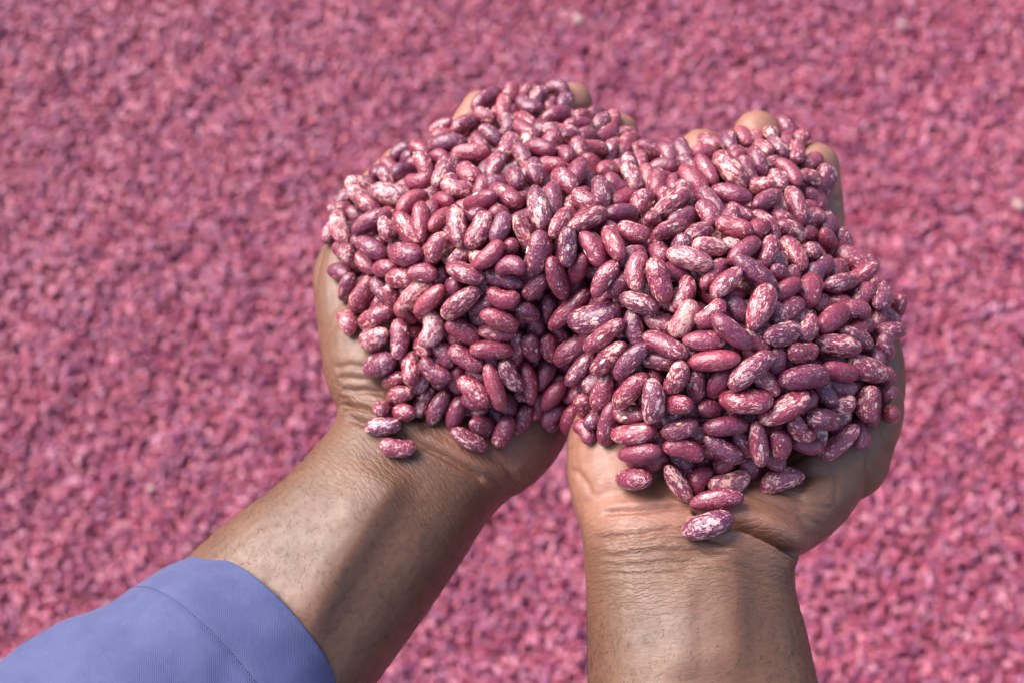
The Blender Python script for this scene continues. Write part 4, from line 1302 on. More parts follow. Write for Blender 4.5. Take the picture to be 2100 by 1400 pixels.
8350,3166,-36,-400,340,-517,677,735,400,340,2,4,4,0,
485,6990,-1363,755,-103,-311,568,735,400,340,2,4,1,0,
-258,5405,-518,-60,522,353,774,734,400,340,5,4,3,0,
7572,-859,538,463,149,20,874,734,400,340,6,4,4,0,
-620,1682,-2408,660,675,17,329,734,400,340,7,4,4,0,
4505,6969,-2062,-33,996,-81,-25,733,400,340,5,4,0,0,
2385,6380,-1789,179,783,489,340,733,400,340,3,4,0,0,
408,8278,-2653,-435,450,778,-49,732,400,340,5,4,1,0,
497,3856,377,842,448,135,-268,732,400,340,4,4,1,0,
-64,9077,-3695,113,826,508,217,732,400,340,7,4,3,0,
-1688,821,-2832,41,-524,834,168,732,400,340,2,4,2,0,
3587,2848,294,696,78,519,-490,732,400,340,3,4,4,0,
-1085,4310,-866,-478,276,834,10,731,400,340,4,4,3,0,
1928,7657,-2351,911,16,-317,262,731,400,340,7,4,2,0,
3341,1111,-1524,-140,-162,892,399,731,400,340,1,4,1,0,
1941,3753,110,682,-495,213,-495,730,400,340,3,4,0,0,
-2253,6899,-2515,241,845,-250,-407,730,400,340,6,4,3,0,
6887,-1116,733,91,329,867,-364,730,400,340,2,4,1,0,
5478,6851,-1547,322,-453,643,-527,729,400,340,7,4,3,0,
-3083,2618,-2962,12,322,944,-65,729,400,340,3,4,2,0,
539,1731,-2331,876,-348,-90,-322,728,400,340,2,4,3,0,
3626,1524,-849,155,-181,633,737,728,400,340,2,4,1,0,
4218,-1883,436,11,-449,112,886,728,400,340,7,4,3,0,
565,1246,-863,968,1,75,241,727,400,340,3,4,5,0,
7629,3563,-600,864,-270,-369,211,727,400,340,4,4,1,0,
238,1800,-1666,573,-218,136,779,727,400,340,7,4,4,0,
-2238,5653,-1936,-90,175,524,828,726,400,340,7,4,0,0,
4866,4946,-1305,890,-63,100,-440,726,400,340,1,4,3,0,
-2233,3019,-2222,-144,-3,-538,831,726,400,340,4,4,4,0,
1301,3853,-366,-71,371,895,236,725,400,340,4,4,0,0,
-1436,6036,-1182,-232,773,-445,-388,725,400,340,2,4,3,0,
-3225,6211,-3253,155,121,707,679,725,400,340,4,4,0,0,
2026,8254,-3332,-319,763,-546,-134,723,400,340,1,4,0,0,
64,3283,466,-401,-74,912,-43,723,400,340,1,4,0,0,
1704,8354,-2221,508,-164,-459,-710,722,400,340,1,4,5,0,
2067,2919,848,552,530,386,-516,721,400,340,2,4,1,0,
-543,9936,-3943,141,743,-643,-121,721,400,340,3,4,4,0,
5967,-478,1943,465,-410,-548,562,721,400,340,1,4,5,0,
4030,1991,320,235,477,318,785,721,400,340,1,4,2,0,
4246,132,-86,635,363,-369,-574,720,400,340,4,4,1,0,
-1574,1953,-2710,-407,77,-219,883,720,400,340,1,4,5,0,
-4190,5631,-3108,-227,908,-291,-199,720,400,340,2,4,3,0,
6821,-215,902,-161,-479,41,862,718,400,340,3,4,1,0,
3400,-948,942,-86,964,245,-62,718,400,340,6,4,4,0,
2132,151,-1856,140,885,-279,345,717,400,340,2,4,0,0,
6098,6797,-1926,408,750,173,492,717,400,340,3,4,3,0,
2291,5286,-765,456,574,405,547,717,400,340,6,4,4,0,
3238,2551,1547,628,698,129,-319,717,400,340,7,4,1,0,
-475,6127,-1985,36,235,872,-428,717,400,340,2,4,1,0,
8244,7466,-1768,255,2,858,445,716,400,340,5,4,2,0,
3617,1605,753,-274,709,-580,-294,715,400,340,3,4,3,0,
-2262,3253,-1557,733,559,231,311,715,400,340,6,4,2,0,
7001,6306,-2172,289,227,445,816,715,400,340,3,4,4,0,
-591,6609,-1467,873,485,-49,-22,715,400,340,2,4,1,0,
-2791,1612,-2582,-379,898,116,-190,715,400,340,6,4,1,0,
9892,1260,-847,781,303,92,538,714,400,340,3,4,5,0,
10534,2865,-261,976,8,70,-204,712,400,340,3,4,1,0,
-22,3844,-1523,996,11,-76,-34,712,400,340,1,4,3,0,
8098,2092,-155,-13,-189,886,423,712,400,340,5,4,2,0,
3642,4203,-64,26,696,413,587,711,400,340,5,4,4,0,
1418,2499,-626,-30,217,695,-684,711,400,340,3,4,1,0,
734,135,-2603,-313,174,-106,928,711,400,340,7,4,0,0,
-716,2720,-1443,515,603,599,109,710,400,340,7,4,2,0,
2390,7144,-2145,-262,-426,144,854,710,400,340,1,4,4,0,
4285,-2195,-360,698,-137,116,693,710,400,340,3,4,2,0,
5400,7320,-2257,335,630,183,677,709,400,340,3,4,3,0,
-3009,3366,-2558,-191,-132,947,-220,709,400,340,5,4,0,0,
-4249,6768,-2926,492,657,408,400,709,400,340,2,4,2,0,
991,2223,113,-282,692,398,-532,708,400,340,4,4,4,0,
7602,1236,-269,604,-745,-284,-22,708,400,340,2,4,2,0,
3044,2731,871,680,586,-90,-431,707,400,340,4,4,4,0,
4537,814,497,586,-159,451,655,706,400,340,6,4,5,0,
3707,3364,-180,821,-503,-269,38,706,400,340,7,4,3,0,
1625,4976,-581,-432,660,482,382,706,400,340,1,4,2,0,
4671,3627,220,642,188,-217,711,706,400,340,4,4,1,0,
2105,9581,-3142,710,260,302,581,706,400,340,7,4,4,0,
3810,-720,284,943,-318,-82,-48,705,400,340,6,4,3,0,
5740,462,1474,211,489,-160,831,705,400,340,4,4,4,0,
-1293,1815,-2079,70,893,445,-4,704,400,340,5,4,4,0,
-1709,2391,-2057,801,-402,86,434,703,400,340,4,4,1,0,
4991,-2062,3,628,699,-262,-220,703,400,340,5,4,2,0,
828,3029,453,-311,-233,825,-410,703,400,340,7,4,0,0,
-788,1105,-1022,940,-148,-153,267,702,400,340,7,4,2,0,
8536,4750,-975,555,-43,-445,-701,702,400,340,6,4,4,0,
4911,1650,337,213,709,336,582,702,400,340,1,4,1,0,
474,5403,-418,793,-245,520,-203,698,400,340,7,4,5,0,
9159,4733,-1597,86,-507,722,463,698,400,340,5,4,3,0,
-1547,2923,-1602,-438,841,137,-286,698,400,340,6,4,3,0,
9208,168,-994,546,-89,-289,-781,697,400,340,7,4,2,0,
6354,5643,-1050,-428,-549,357,623,697,400,340,4,4,4,0,
6506,-2451,-437,171,438,866,-172,697,400,340,1,4,4,0,
842,3190,-490,-288,830,139,-457,696,400,340,2,4,5,0,
6886,3203,-414,523,-478,535,-459,695,400,340,6,4,2,0,
6531,383,1278,645,-66,-517,-558,695,400,340,7,4,3,0,
5650,3097,209,815,-42,-453,358,695,400,340,5,4,2,0,
7855,4914,-1131,-273,696,501,436,694,400,340,6,4,4,0,
5334,2384,374,684,201,-477,514,694,400,340,1,4,4,0,
656,4122,-790,50,689,-656,-303,694,400,340,4,4,4,0,
6166,77,475,-253,-216,941,58,693,400,340,5,4,2,0,
3414,5271,-661,572,758,-200,242,693,400,340,3,4,1,0,
8253,-324,-746,-211,410,-508,728,693,400,340,1,4,4,0,
179,2375,-453,-109,57,-526,842,692,400,340,3,4,0,0,
8043,-2735,-682,294,-596,414,622,692,400,340,5,4,2,0,
4567,-1225,790,503,-320,-548,-587,692,400,340,5,4,2,0,
8813,1168,-858,-328,894,303,-33,692,400,340,7,4,0,0,
4309,1571,1119,-294,554,-168,761,692,400,340,7,4,2,0,
5112,3324,693,817,211,-33,536,692,400,340,3,4,0,0,
898,1853,-439,998,-13,16,65,691,400,340,1,4,4,0,
1913,2947,-224,145,-59,-105,982,690,400,340,1,4,0,0,
-2293,4992,-1014,624,-583,452,257,690,400,340,4,4,4,0,
1083,7208,-2168,539,-12,566,-624,689,400,340,1,4,4,0,
8726,-851,-640,-254,-399,279,836,689,400,340,2,4,0,0,
5048,1909,1257,929,167,-66,-323,689,400,340,3,4,4,0,
3279,3361,1356,-24,327,-451,830,688,400,340,6,4,4,0,
-3571,4697,-2142,888,431,109,-115,688,400,340,2,4,4,0,
3203,1401,-285,174,-76,933,307,688,400,340,1,4,3,0,
8201,243,138,-169,879,272,353,687,400,340,7,4,1,0,
6381,-592,1297,689,487,-262,469,687,400,340,5,4,2,0,
5698,-1457,1436,-408,-384,769,308,687,400,340,7,4,5,0,
2,2574,392,888,-384,163,193,687,400,340,2,4,0,0,
7448,2163,341,543,-72,645,534,686,400,340,2,4,1,0,
1792,4250,-704,855,-294,-426,21,685,400,340,1,4,4,0,
8067,719,-444,880,319,-75,344,685,400,340,2,4,1,0,
4852,8367,-2983,221,-353,701,-579,684,400,340,1,4,0,0,
4110,4800,-1240,554,52,-252,791,684,400,340,7,4,5,0,
8000,1458,-830,818,500,-78,271,684,400,340,3,4,5,0,
2383,1883,-734,375,921,73,-71,683,400,340,7,4,1,0,
7455,1372,405,181,-106,861,463,683,400,340,7,4,4,0,
-561,5324,-1757,-339,344,724,-492,683,400,340,1,4,1,0,
6696,-3096,-849,220,699,-673,106,683,400,340,3,4,4,0,
215,1035,-1955,316,-533,-75,781,682,400,340,1,4,2,0,
-1247,7240,-2529,117,235,742,-617,682,400,340,5,4,3,0,
5583,1362,423,742,-203,-638,31,682,400,340,3,4,1,0,
6583,4260,-345,-378,-245,-618,645,682,400,340,5,4,2,0,
6492,1105,265,672,-595,186,-398,682,400,340,6,4,3,0,
906,8205,-2141,554,346,-167,-739,681,400,340,6,4,0,0,
-20,2023,-1082,536,30,532,655,681,400,340,5,4,0,0,
669,2282,730,86,-334,936,69,680,400,340,6,4,5,0,
-92,516,-2675,705,343,-137,-605,680,400,340,2,4,4,0,
1676,915,-2311,669,729,-32,140,680,400,340,7,4,3,0,
3812,7375,-2676,-413,860,209,214,680,400,340,2,4,0,0,
3141,-51,1070,660,-135,-555,488,680,400,340,5,4,4,0,
4542,2446,578,436,727,267,-458,680,400,340,7,4,1,0,
-2019,2230,-909,709,-374,243,-546,679,400,340,1,4,3,0,
2954,348,-1775,551,-759,150,-314,679,400,340,1,4,2,0,
-1083,9784,-3495,114,-610,729,289,679,400,340,1,4,3,0,
-1603,5199,-1615,163,463,433,756,679,400,340,7,4,5,0,
-2,4685,-1108,63,61,-261,961,678,400,340,4,4,1,0,
-1904,9064,-3348,78,159,-372,911,678,400,340,5,4,5,0,
9143,3521,-1399,930,-87,-81,347,678,400,340,2,4,0,0,
-62,6751,-2075,-59,142,829,-538,678,400,340,2,4,3,0,
8763,2701,-839,-174,-47,-461,869,677,400,340,7,4,0,0,
2508,3516,-432,560,-611,474,-297,677,400,340,2,4,2,0,
6454,2698,1232,366,-188,704,-579,677,400,340,4,4,3,0,
2702,2255,1204,353,32,-278,893,677,400,340,3,4,3,0,
3089,6307,-1491,-331,774,-451,-295,677,400,340,1,4,4,0,
8152,-1887,-936,49,-264,948,172,677,400,340,2,4,1,0,
5934,5073,-690,721,187,-8,-667,677,400,340,3,4,0,0,
1851,1997,18,261,-370,774,-442,677,400,340,3,4,4,0,
-1224,3566,-1246,635,752,-3,-176,676,400,340,2,4,1,0,
9325,-1243,-697,-415,-74,-609,672,676,400,340,4,4,3,0,
1096,6838,-1020,327,759,479,297,676,400,340,1,4,5,0,
6477,-1327,1366,640,-98,714,-267,676,400,340,1,4,5,0,
3669,4577,-721,677,638,-171,326,676,400,340,7,4,5,0,
-1434,4255,-1601,495,-66,-546,673,676,400,340,3,4,0,0,
3556,1069,1328,701,437,41,562,675,400,340,1,4,2,0,
-3938,4154,-2579,556,-790,-77,246,675,400,340,1,4,0,0,
7332,-860,-156,301,953,-6,-9,675,400,340,7,4,3,0,
-1928,4420,-695,506,696,-54,-506,674,400,340,3,4,4,0,
161,3860,-234,532,122,-308,779,674,400,340,3,4,5,0,
5325,-907,835,-497,-395,655,409,673,400,340,6,4,4,0,
9207,2101,-932,726,611,120,293,673,400,340,3,4,4,0,
346,10749,-4229,654,412,217,596,672,400,340,1,4,4,0,
5588,-366,1338,-290,-61,720,628,672,400,340,7,4,2,0,
3132,7880,-2944,-356,79,676,640,671,400,340,1,4,4,0,
2437,2304,561,725,615,309,-25,671,400,340,4,4,4,0,
-1867,3863,-2095,-84,320,930,161,670,400,340,3,4,1,0,
7797,-2200,1,728,-53,-642,-233,669,400,340,6,4,5,0,
6063,915,798,691,384,-235,566,669,400,340,2,4,4,0,
-308,4109,-698,7,304,231,924,669,400,340,5,4,3,0,
7085,-2230,37,368,615,571,-400,669,400,340,6,4,4,0,
-4570,4503,-2815,583,731,224,-275,668,400,340,5,4,2,0,
212,161,-1983,766,120,418,474,667,400,340,2,4,3,0,
-1464,8621,-2847,900,110,-340,248,667,400,340,4,4,1,0,
7435,-258,-597,618,365,-7,-696,667,400,340,7,4,4,0,
9255,-2490,130,848,62,-486,203,666,400,340,6,4,2,0,
558,880,-2760,477,-312,805,164,665,400,340,3,4,1,0,
-119,-481,-2343,503,-164,-223,819,663,400,340,2,4,5,0,
-1092,861,-1756,596,-506,-197,592,663,400,340,5,4,0,0,
9900,-1320,33,-375,-525,152,749,663,400,340,4,4,3,0,
6027,2257,467,-391,-523,489,578,663,400,340,1,4,2,0,
1636,5982,-947,251,535,536,603,662,400,340,2,4,2,0,
8841,422,-424,92,895,429,-81,662,400,340,1,4,1,0,
-1605,7842,-3082,957,-271,-41,88,662,400,340,4,4,2,0,
1532,2385,532,657,309,642,246,662,400,340,5,4,2,0,
8804,4137,-1255,-206,922,266,194,662,400,340,2,4,5,0,
-923,4792,-1425,501,-644,576,45,662,400,340,2,4,4,0,
9176,7213,-1859,279,758,6,589,661,400,340,1,4,0,0,
7364,-817,1347,-136,918,-280,-244,661,400,340,3,4,0,0,
3003,-208,252,-178,-117,899,383,661,400,340,5,4,3,0,
5919,-2840,-823,395,374,757,362,660,400,340,6,4,0,0,
-932,5032,-354,-498,-218,762,-352,659,400,340,4,4,5,0,
-2294,344,-2430,160,843,-73,508,659,400,340,1,4,3,0,
4698,-588,938,277,686,-420,526,658,400,340,1,4,1,0,
3098,3606,616,-296,794,-336,-411,658,400,340,7,4,2,0,
-119,3050,-184,850,-319,399,124,658,400,340,7,4,4,0,
5002,-2568,-617,-240,44,-178,953,658,400,340,3,4,4,0,
-2461,1015,-2713,-203,-226,-7,953,658,400,340,5,4,3,0,
2785,3029,189,265,438,-29,858,657,400,340,5,4,0,0,
6928,1549,908,890,44,-61,450,657,400,340,5,4,4,0,
-697,1833,-1606,-262,-298,868,298,657,400,340,6,4,0,0,
4885,1184,1219,206,-671,124,702,657,400,340,3,4,1,0,
-873,2782,12,902,99,-23,-419,656,400,340,3,4,3,0,
4994,5846,-1432,529,79,-841,81,656,400,340,3,4,2,0,
-1455,2051,-1378,618,-479,-497,378,656,400,340,5,4,3,0,
-2756,4069,-2437,835,-531,135,45,656,400,340,5,4,5,0,
6383,3493,91,-222,-546,637,497,655,400,340,3,4,3,0,
-2382,4290,-1326,627,-716,304,-53,655,400,340,4,4,2,0,
2413,2611,-822,951,259,-168,-36,654,400,340,2,4,2,0,
8572,3835,-646,931,56,-214,290,654,400,340,1,4,3,0,
5312,743,617,191,-541,543,613,654,400,340,6,4,2,0,
7898,-1466,-370,725,-685,-73,8,654,400,340,6,4,1,0,
2225,4284,789,431,624,265,-596,653,400,340,1,4,1,0,
8257,6644,-2020,71,945,271,167,653,400,340,6,4,0,0,
9441,-624,-1027,977,-97,-158,105,653,400,340,3,4,1,0,
-4436,3288,-2448,138,-185,728,-646,653,400,340,2,4,0,0,
-3333,4239,-1667,83,132,-437,886,652,400,340,5,4,1,0,
6093,-1402,472,496,786,195,-314,652,400,340,1,4,2,0,
6426,2458,-80,-415,-28,-500,759,652,400,340,5,4,4,0,
-49,1991,92,-416,908,-25,-50,651,400,340,4,4,1,0,
6133,-2197,113,954,-128,-227,-150,650,400,340,7,4,4,0,
5822,1175,1751,95,-556,87,821,650,400,340,7,4,2,0,
-2745,8119,-3151,3,893,-347,-287,649,400,340,4,4,3,0,
3235,1955,277,860,272,433,-9,648,400,340,7,4,3,0,
6718,2029,414,315,622,185,692,648,400,340,1,4,0,0,
4116,-194,979,281,-661,102,688,648,400,340,1,4,2,0,
10533,834,-496,541,694,-282,-382,648,400,340,3,4,5,0,
4999,3678,-581,832,68,-367,-410,648,400,340,7,4,2,0,
779,3585,935,145,255,-634,715,647,400,340,1,4,4,0,
9866,4535,-1359,-411,-472,259,736,647,400,340,7,4,0,0,
-2235,6469,-1940,643,396,185,-629,647,400,340,2,4,5,0,
5833,3360,-464,337,756,-258,-498,646,400,340,2,4,0,0,
1230,8306,-2771,651,-103,-354,663,646,400,340,4,4,4,0,
-2963,3847,-1195,829,-516,192,-102,644,400,340,2,4,1,0,
2634,1951,-78,-288,503,-483,656,644,400,340,4,4,1,0,
7356,-1643,337,730,456,-508,-19,643,400,340,4,4,2,0,
1413,4240,622,838,163,-404,329,643,400,340,1,4,2,0,
6107,1783,1165,552,-709,283,336,643,400,340,1,4,4,0,
5657,4985,-1486,641,-629,110,-426,643,400,340,5,4,5,0,
-758,3448,-421,811,540,-50,220,643,400,340,7,4,2,0,
4579,-1243,-306,11,404,259,877,641,400,340,3,4,0,0,
-298,1203,-1594,540,-671,-198,-468,641,400,340,1,4,2,0,
-2166,2459,-2655,607,-125,-405,-672,641,400,340,1,4,1,0,
-1755,-320,-2486,373,327,861,109,641,400,340,5,4,5,0,
7796,4187,-975,-70,672,469,569,641,400,340,3,4,3,0,
-3837,3583,-3029,37,-84,165,982,641,400,340,4,4,2,0,
-1519,2987,-870,-151,143,930,302,640,400,340,7,4,5,0,
10094,6407,-1534,719,310,-231,577,640,400,340,5,4,0,0,
3764,827,-647,-211,973,-94,-15,640,400,340,6,4,3,0,
3041,475,-1009,-189,-34,977,-91,639,400,340,3,4,5,0,
-285,7333,-1528,611,771,163,-77,638,400,340,5,4,3,0,
3740,8693,-3461,544,800,253,21,638,400,340,6,4,5,0,
7013,5992,-1529,98,-376,876,285,638,400,340,1,4,0,0,
4215,2570,-163,-7,-638,705,311,638,400,340,3,4,0,0,
-647,3564,369,561,711,415,89,637,400,340,7,4,0,0,
6857,-1906,805,850,133,-508,-40,636,400,340,2,4,5,0,
-1704,3696,-541,-194,-24,224,955,636,400,340,6,4,3,0,
618,2333,-1100,265,757,-591,-90,635,400,340,6,4,0,0,
5139,287,1160,629,-575,519,-67,635,400,340,7,4,2,0,
-63,8692,-3013,732,-637,112,214,635,400,340,5,4,4,0,
4082,553,1257,-312,-221,593,709,635,400,340,6,4,5,0,
5495,4280,-589,-64,263,808,-523,635,400,340,2,4,1,0,
1053,5574,-1171,658,131,418,612,635,400,340,4,4,1,0,
5282,-3409,-600,970,-218,-35,-103,634,400,340,5,4,5,0,
1355,8875,-3454,573,593,34,564,634,400,340,7,4,5,0,
5400,-1146,175,-267,182,-653,685,634,400,340,6,4,2,0,
5491,-1673,-421,713,598,-39,364,634,400,340,1,4,1,0,
1306,9872,-3537,414,14,73,907,633,400,340,1,4,5,0,
7513,630,198,187,-302,600,717,633,400,340,7,4,1,0,
2586,1306,-1119,664,-337,-194,-639,633,400,340,4,4,1,0,
1678,1714,-1852,816,-440,-341,-159,633,400,340,3,4,2,0,
-512,401,-1893,-421,266,-87,863,632,400,340,7,4,0,0,
4997,17,368,-85,136,958,-239,632,400,340,7,4,5,0,
7021,4030,-879,589,-592,-476,274,631,400,340,1,4,0,0,
3936,5668,-1456,930,-311,195,-31,631,400,340,5,4,5,0,
-3896,6072,-2598,-206,296,862,355,631,400,340,5,4,0,0,
1453,3102,777,751,-304,333,483,631,400,340,7,4,5,0,
-2762,4933,-1688,920,303,235,80,630,400,340,7,4,0,0,
2852,421,632,933,-130,-108,316,629,400,340,3,4,5,0,
-901,-93,-2714,170,-362,828,-393,629,400,340,1,4,5,0,
-803,8379,-3258,380,257,609,647,628,400,340,2,4,3,0,
4472,-3286,-197,-315,-303,377,816,628,400,340,4,4,0,0,
1560,2074,-1174,-249,756,340,-501,628,400,340,1,4,2,0,
9959,2354,-327,-253,507,655,501,627,400,340,6,4,3,0,
7917,6253,-1458,811,-162,-468,312,626,400,340,3,4,4,0,
7738,2787,-620,-174,-128,704,677,626,400,340,1,4,4,0,
2833,9356,-3288,256,-391,436,769,626,400,340,5,4,4,0,
-900,782,-2551,457,773,103,428,626,400,340,7,4,4,0,
6022,4429,163,701,-7,356,-618,626,400,340,6,4,2,0,
-100,3398,-978,101,-22,-404,909,625,400,340,3,4,2,0,
-2774,3198,-937,40,-50,636,769,625,400,340,1,4,2,0,
2818,1469,-1930,-284,781,556,-3,623,400,340,7,4,2,0,
6627,4761,-928,649,-387,-624,200,623,400,340,3,4,3,0,
-1157,2278,-534,510,-795,-10,-328,622,400,340,4,4,5,0,
4862,-581,-332,585,329,-533,515,622,400,340,1,4,1,0,
2917,4068,8,628,-561,527,-115,622,400,340,1,4,1,0,
104,5991,-1265,-59,160,621,765,621,400,340,3,4,4,0,
4170,2280,1542,-438,-196,12,877,620,400,340,4,4,1,0,)
# ------------------------------------------------------------------ heap of beans in the hands
D = np.array(BEANS, float).reshape(-1, 14)
# columns: centre (1e-5 m) x3, quaternion w x y z (/1000), half length, half width, half thickness (1e-5 m), speckle, level, shape, hilum
LAND = [
 (1145,190,"at the tip of the left middle finger"),(1010,200,"on the tip of the left index finger"),(1060,250,"behind the finger tips of the left hand"),
 (950,290,"along the top left rim of the heap"),(1150,275,"below the tip of the left middle finger"),(1260,280,"by the ring finger of the left hand"),
 (830,350,"beside the tip of the left thumb"),(760,400,"against the left thumb"),(690,480,"at the far left rim of the heap"),(690,560,"at the left rim above the bare thumb base"),
 (900,380,"in the upper part of the left heap"),(1030,350,"on the crest of the left heap"),(850,480,"in the middle of the left heap"),(960,480,"right of the middle of the left heap"),
 (780,620,"near the left edge above the wrist"),(880,600,"in the lower middle of the left heap"),(990,590,"on the slope towards the gap between the hands"),
 (770,720,"at the lower left edge of the heap"),(880,720,"in the lower part of the left heap"),(1000,720,"just left of the dark gap between the hands"),
 (800,870,"on the left wrist"),(900,840,"at the foot of the left heap"),(1000,860,"hanging over the heel of the left hand"),(1090,840,"at the bottom of the gap between the hands"),
 (1100,420,"on the high ridge of the heap"),(1120,550,"on the ridge above the gap between the hands"),(1240,360,"in the saddle between the two heaps"),(1230,480,"at the centre of the whole heap"),
 (1340,340,"in the notch between the two hands' fingers"),(1330,420,"at the upper inner side of the right heap"),(1190,680,"on the edge of the gap between the hands"),(1240,600,"right of the gap between the hands"),
 (1200,800,"at the inner foot of the right heap"),(1460,300,"by the tip of the right ring finger"),(1560,290,"against the tip of the right middle finger"),(1660,320,"by the tip of the right index finger"),
 (1680,420,"against the side of the right index finger"),(1500,370,"in the top part of the right heap"),(1590,400,"below the right middle finger"),(1690,500,"at the right rim beside the index finger"),
 (1430,470,"in the upper middle of the right heap"),(1540,500,"on the upper slope of the right heap"),(1630,570,"on the upper right shoulder of the heap"),(1740,580,"at the right end of the heap"),(1830,620,"at the far right rim above the palm edge"),
 (1360,580,"in the left half of the right heap"),(1480,600,"on the crown of the right heap"),(1560,620,"just right of the crown of the right heap"),(1700,690,"on the right slope of the heap"),(1790,740,"low on the right slope of the heap"),
 (1290,720,"on the inner slope of the right heap"),(1400,700,"in the middle of the right heap"),(1530,740,"in the front middle of the right heap"),(1640,780,"in the right front of the heap"),(1800,850,"lying apart on the edge of the right palm"),
 (1260,850,"at the front left of the right heap"),(1360,830,"low in the front of the right heap"),(1480,840,"in the front of the right heap"),(1600,860,"in the low right front of the heap"),(1740,890,"at the lower right end of the heap"),
 (1310,920,"on the heel of the right palm"),(1420,920,"at the front foot of the right heap"),(1540,920,"in the last row above the right wrist"),(1300,978,"lying alone on the heel of the right palm"),
 (1450,980,"in the little chain running down the right palm"),(1608,975,"lying alone right of the chain of beans"),(1450,1078,"lowest of all, lying across the wrist crease of the right hand")]
LP = np.array([l[:2] for l in LAND], float)
def pat_word(s):
    return ("plain dark", "mostly plain plum", "lightly flecked plum", "sparsely flecked crimson", "flecked crimson", "speckled crimson", "well marbled", "strongly marbled", "pale marbled", "almost white marbled")[int(min(max(s, 0), 9))]
GRP = "speckled beans heaped in the two cupped hands"
lab = []; objs = []
NI = 300
rs = np.random.default_rng(11)
for i in range(NI):
    q = D[i]; c = q[:3]*1e-5; M = Matrix.Translation(c)@Matrix((0, 0, 0)).to_4x4() if False else None
    rot = Vector((0, 0, 0))
    k = int(q[12]); o = bpy.data.objects.new("bean", HI[k]); COL.objects.link(o)
    o.rotation_mode = 'QUATERNION'; o.location = c.tolist()
    o.rotation_quaternion = (q[3:7]/np.linalg.norm(q[3:7])).tolist(); o.scale = (q[7:10]*1e-5).tolist()
    o["speck"] = float(q[10]); o["seed"] = float(rs.random())
    hm = bpy.data.objects.new("hilum", HILM[k][0 if rs.random() < .68 else 1]); COL.objects.link(hm); hm.parent = o
    P_, dep_ = proj(c[None]); px, py = P_[0]
    from mathutils import Quaternion
    ux = Quaternion(o.rotation_quaternion)@Vector((1, 0, 0))
    e, _ = proj((c+np.array(ux)*.005)[None]); ang = math.degrees(math.atan2(-(e[0, 1]-py), e[0, 0]-px)) % 180
    lie = "lying level" if ang < 18 or ang > 162 else ("standing upright" if 72 < ang < 108 else ("leaning to the right" if ang < 90 else "leaning to the left"))
    Lp = q[7]*2e-5/dep_[0]*FPX
    size = "long" if Lp > 108 else ("small" if Lp < 74 else "")
    z = LAND[int(np.argmin(((LP-[px, py])**2).sum(1)))][2]
    s = f"{size} {pat_word(q[10])} bean {lie} {z}".strip()
    if len(s.split()) > 15: s = s.replace(" the heap", " heap").replace(" the ", " ", 1) if len(s.split()) < 17 else s.replace(" the ", " ").replace("lying apart", "apart").replace("lying alone", "alone")
    while len(s.split()) > 14 and s.split()[0] in ("long", "small"): s = s.split(" ", 1)[1]
    if len(s.split()) > 14: s = s.replace("lying level ", "")
    lab.append(s); objs.append((o, px, py))
# look-alikes in one spot are told apart by where they lie next to each other
from collections import defaultdict
dd = defaultdict(list)
for s, t in zip(lab, objs): dd[s].append(t)
for s, L in dd.items():
    if len(L) == 1: words = [""]
    else:
        dx = max(t[1] for t in L)-min(t[1] for t in L); dy = max(t[2] for t in L)-min(t[2] for t in L)
        if dx >= dy: L.sort(key=lambda t: t[1]); nm = {2: ["left", "right"], 3: ["left", "middle", "right"]}
        else: L.sort(key=lambda t: t[2]); nm = {2: ["upper", "lower"], 3: ["upper", "middle", "lower"]}
        words = nm.get(len(L)) or ["%s of the %d alike" % (w, len(L)) for w in ("first", "second", "third", "fourth", "fifth", "sixth")[:len(L)]]
    for w, t in zip(words, L):
        tag(t[0], (w+" "+s).strip() if w else s, "bean", GRP)

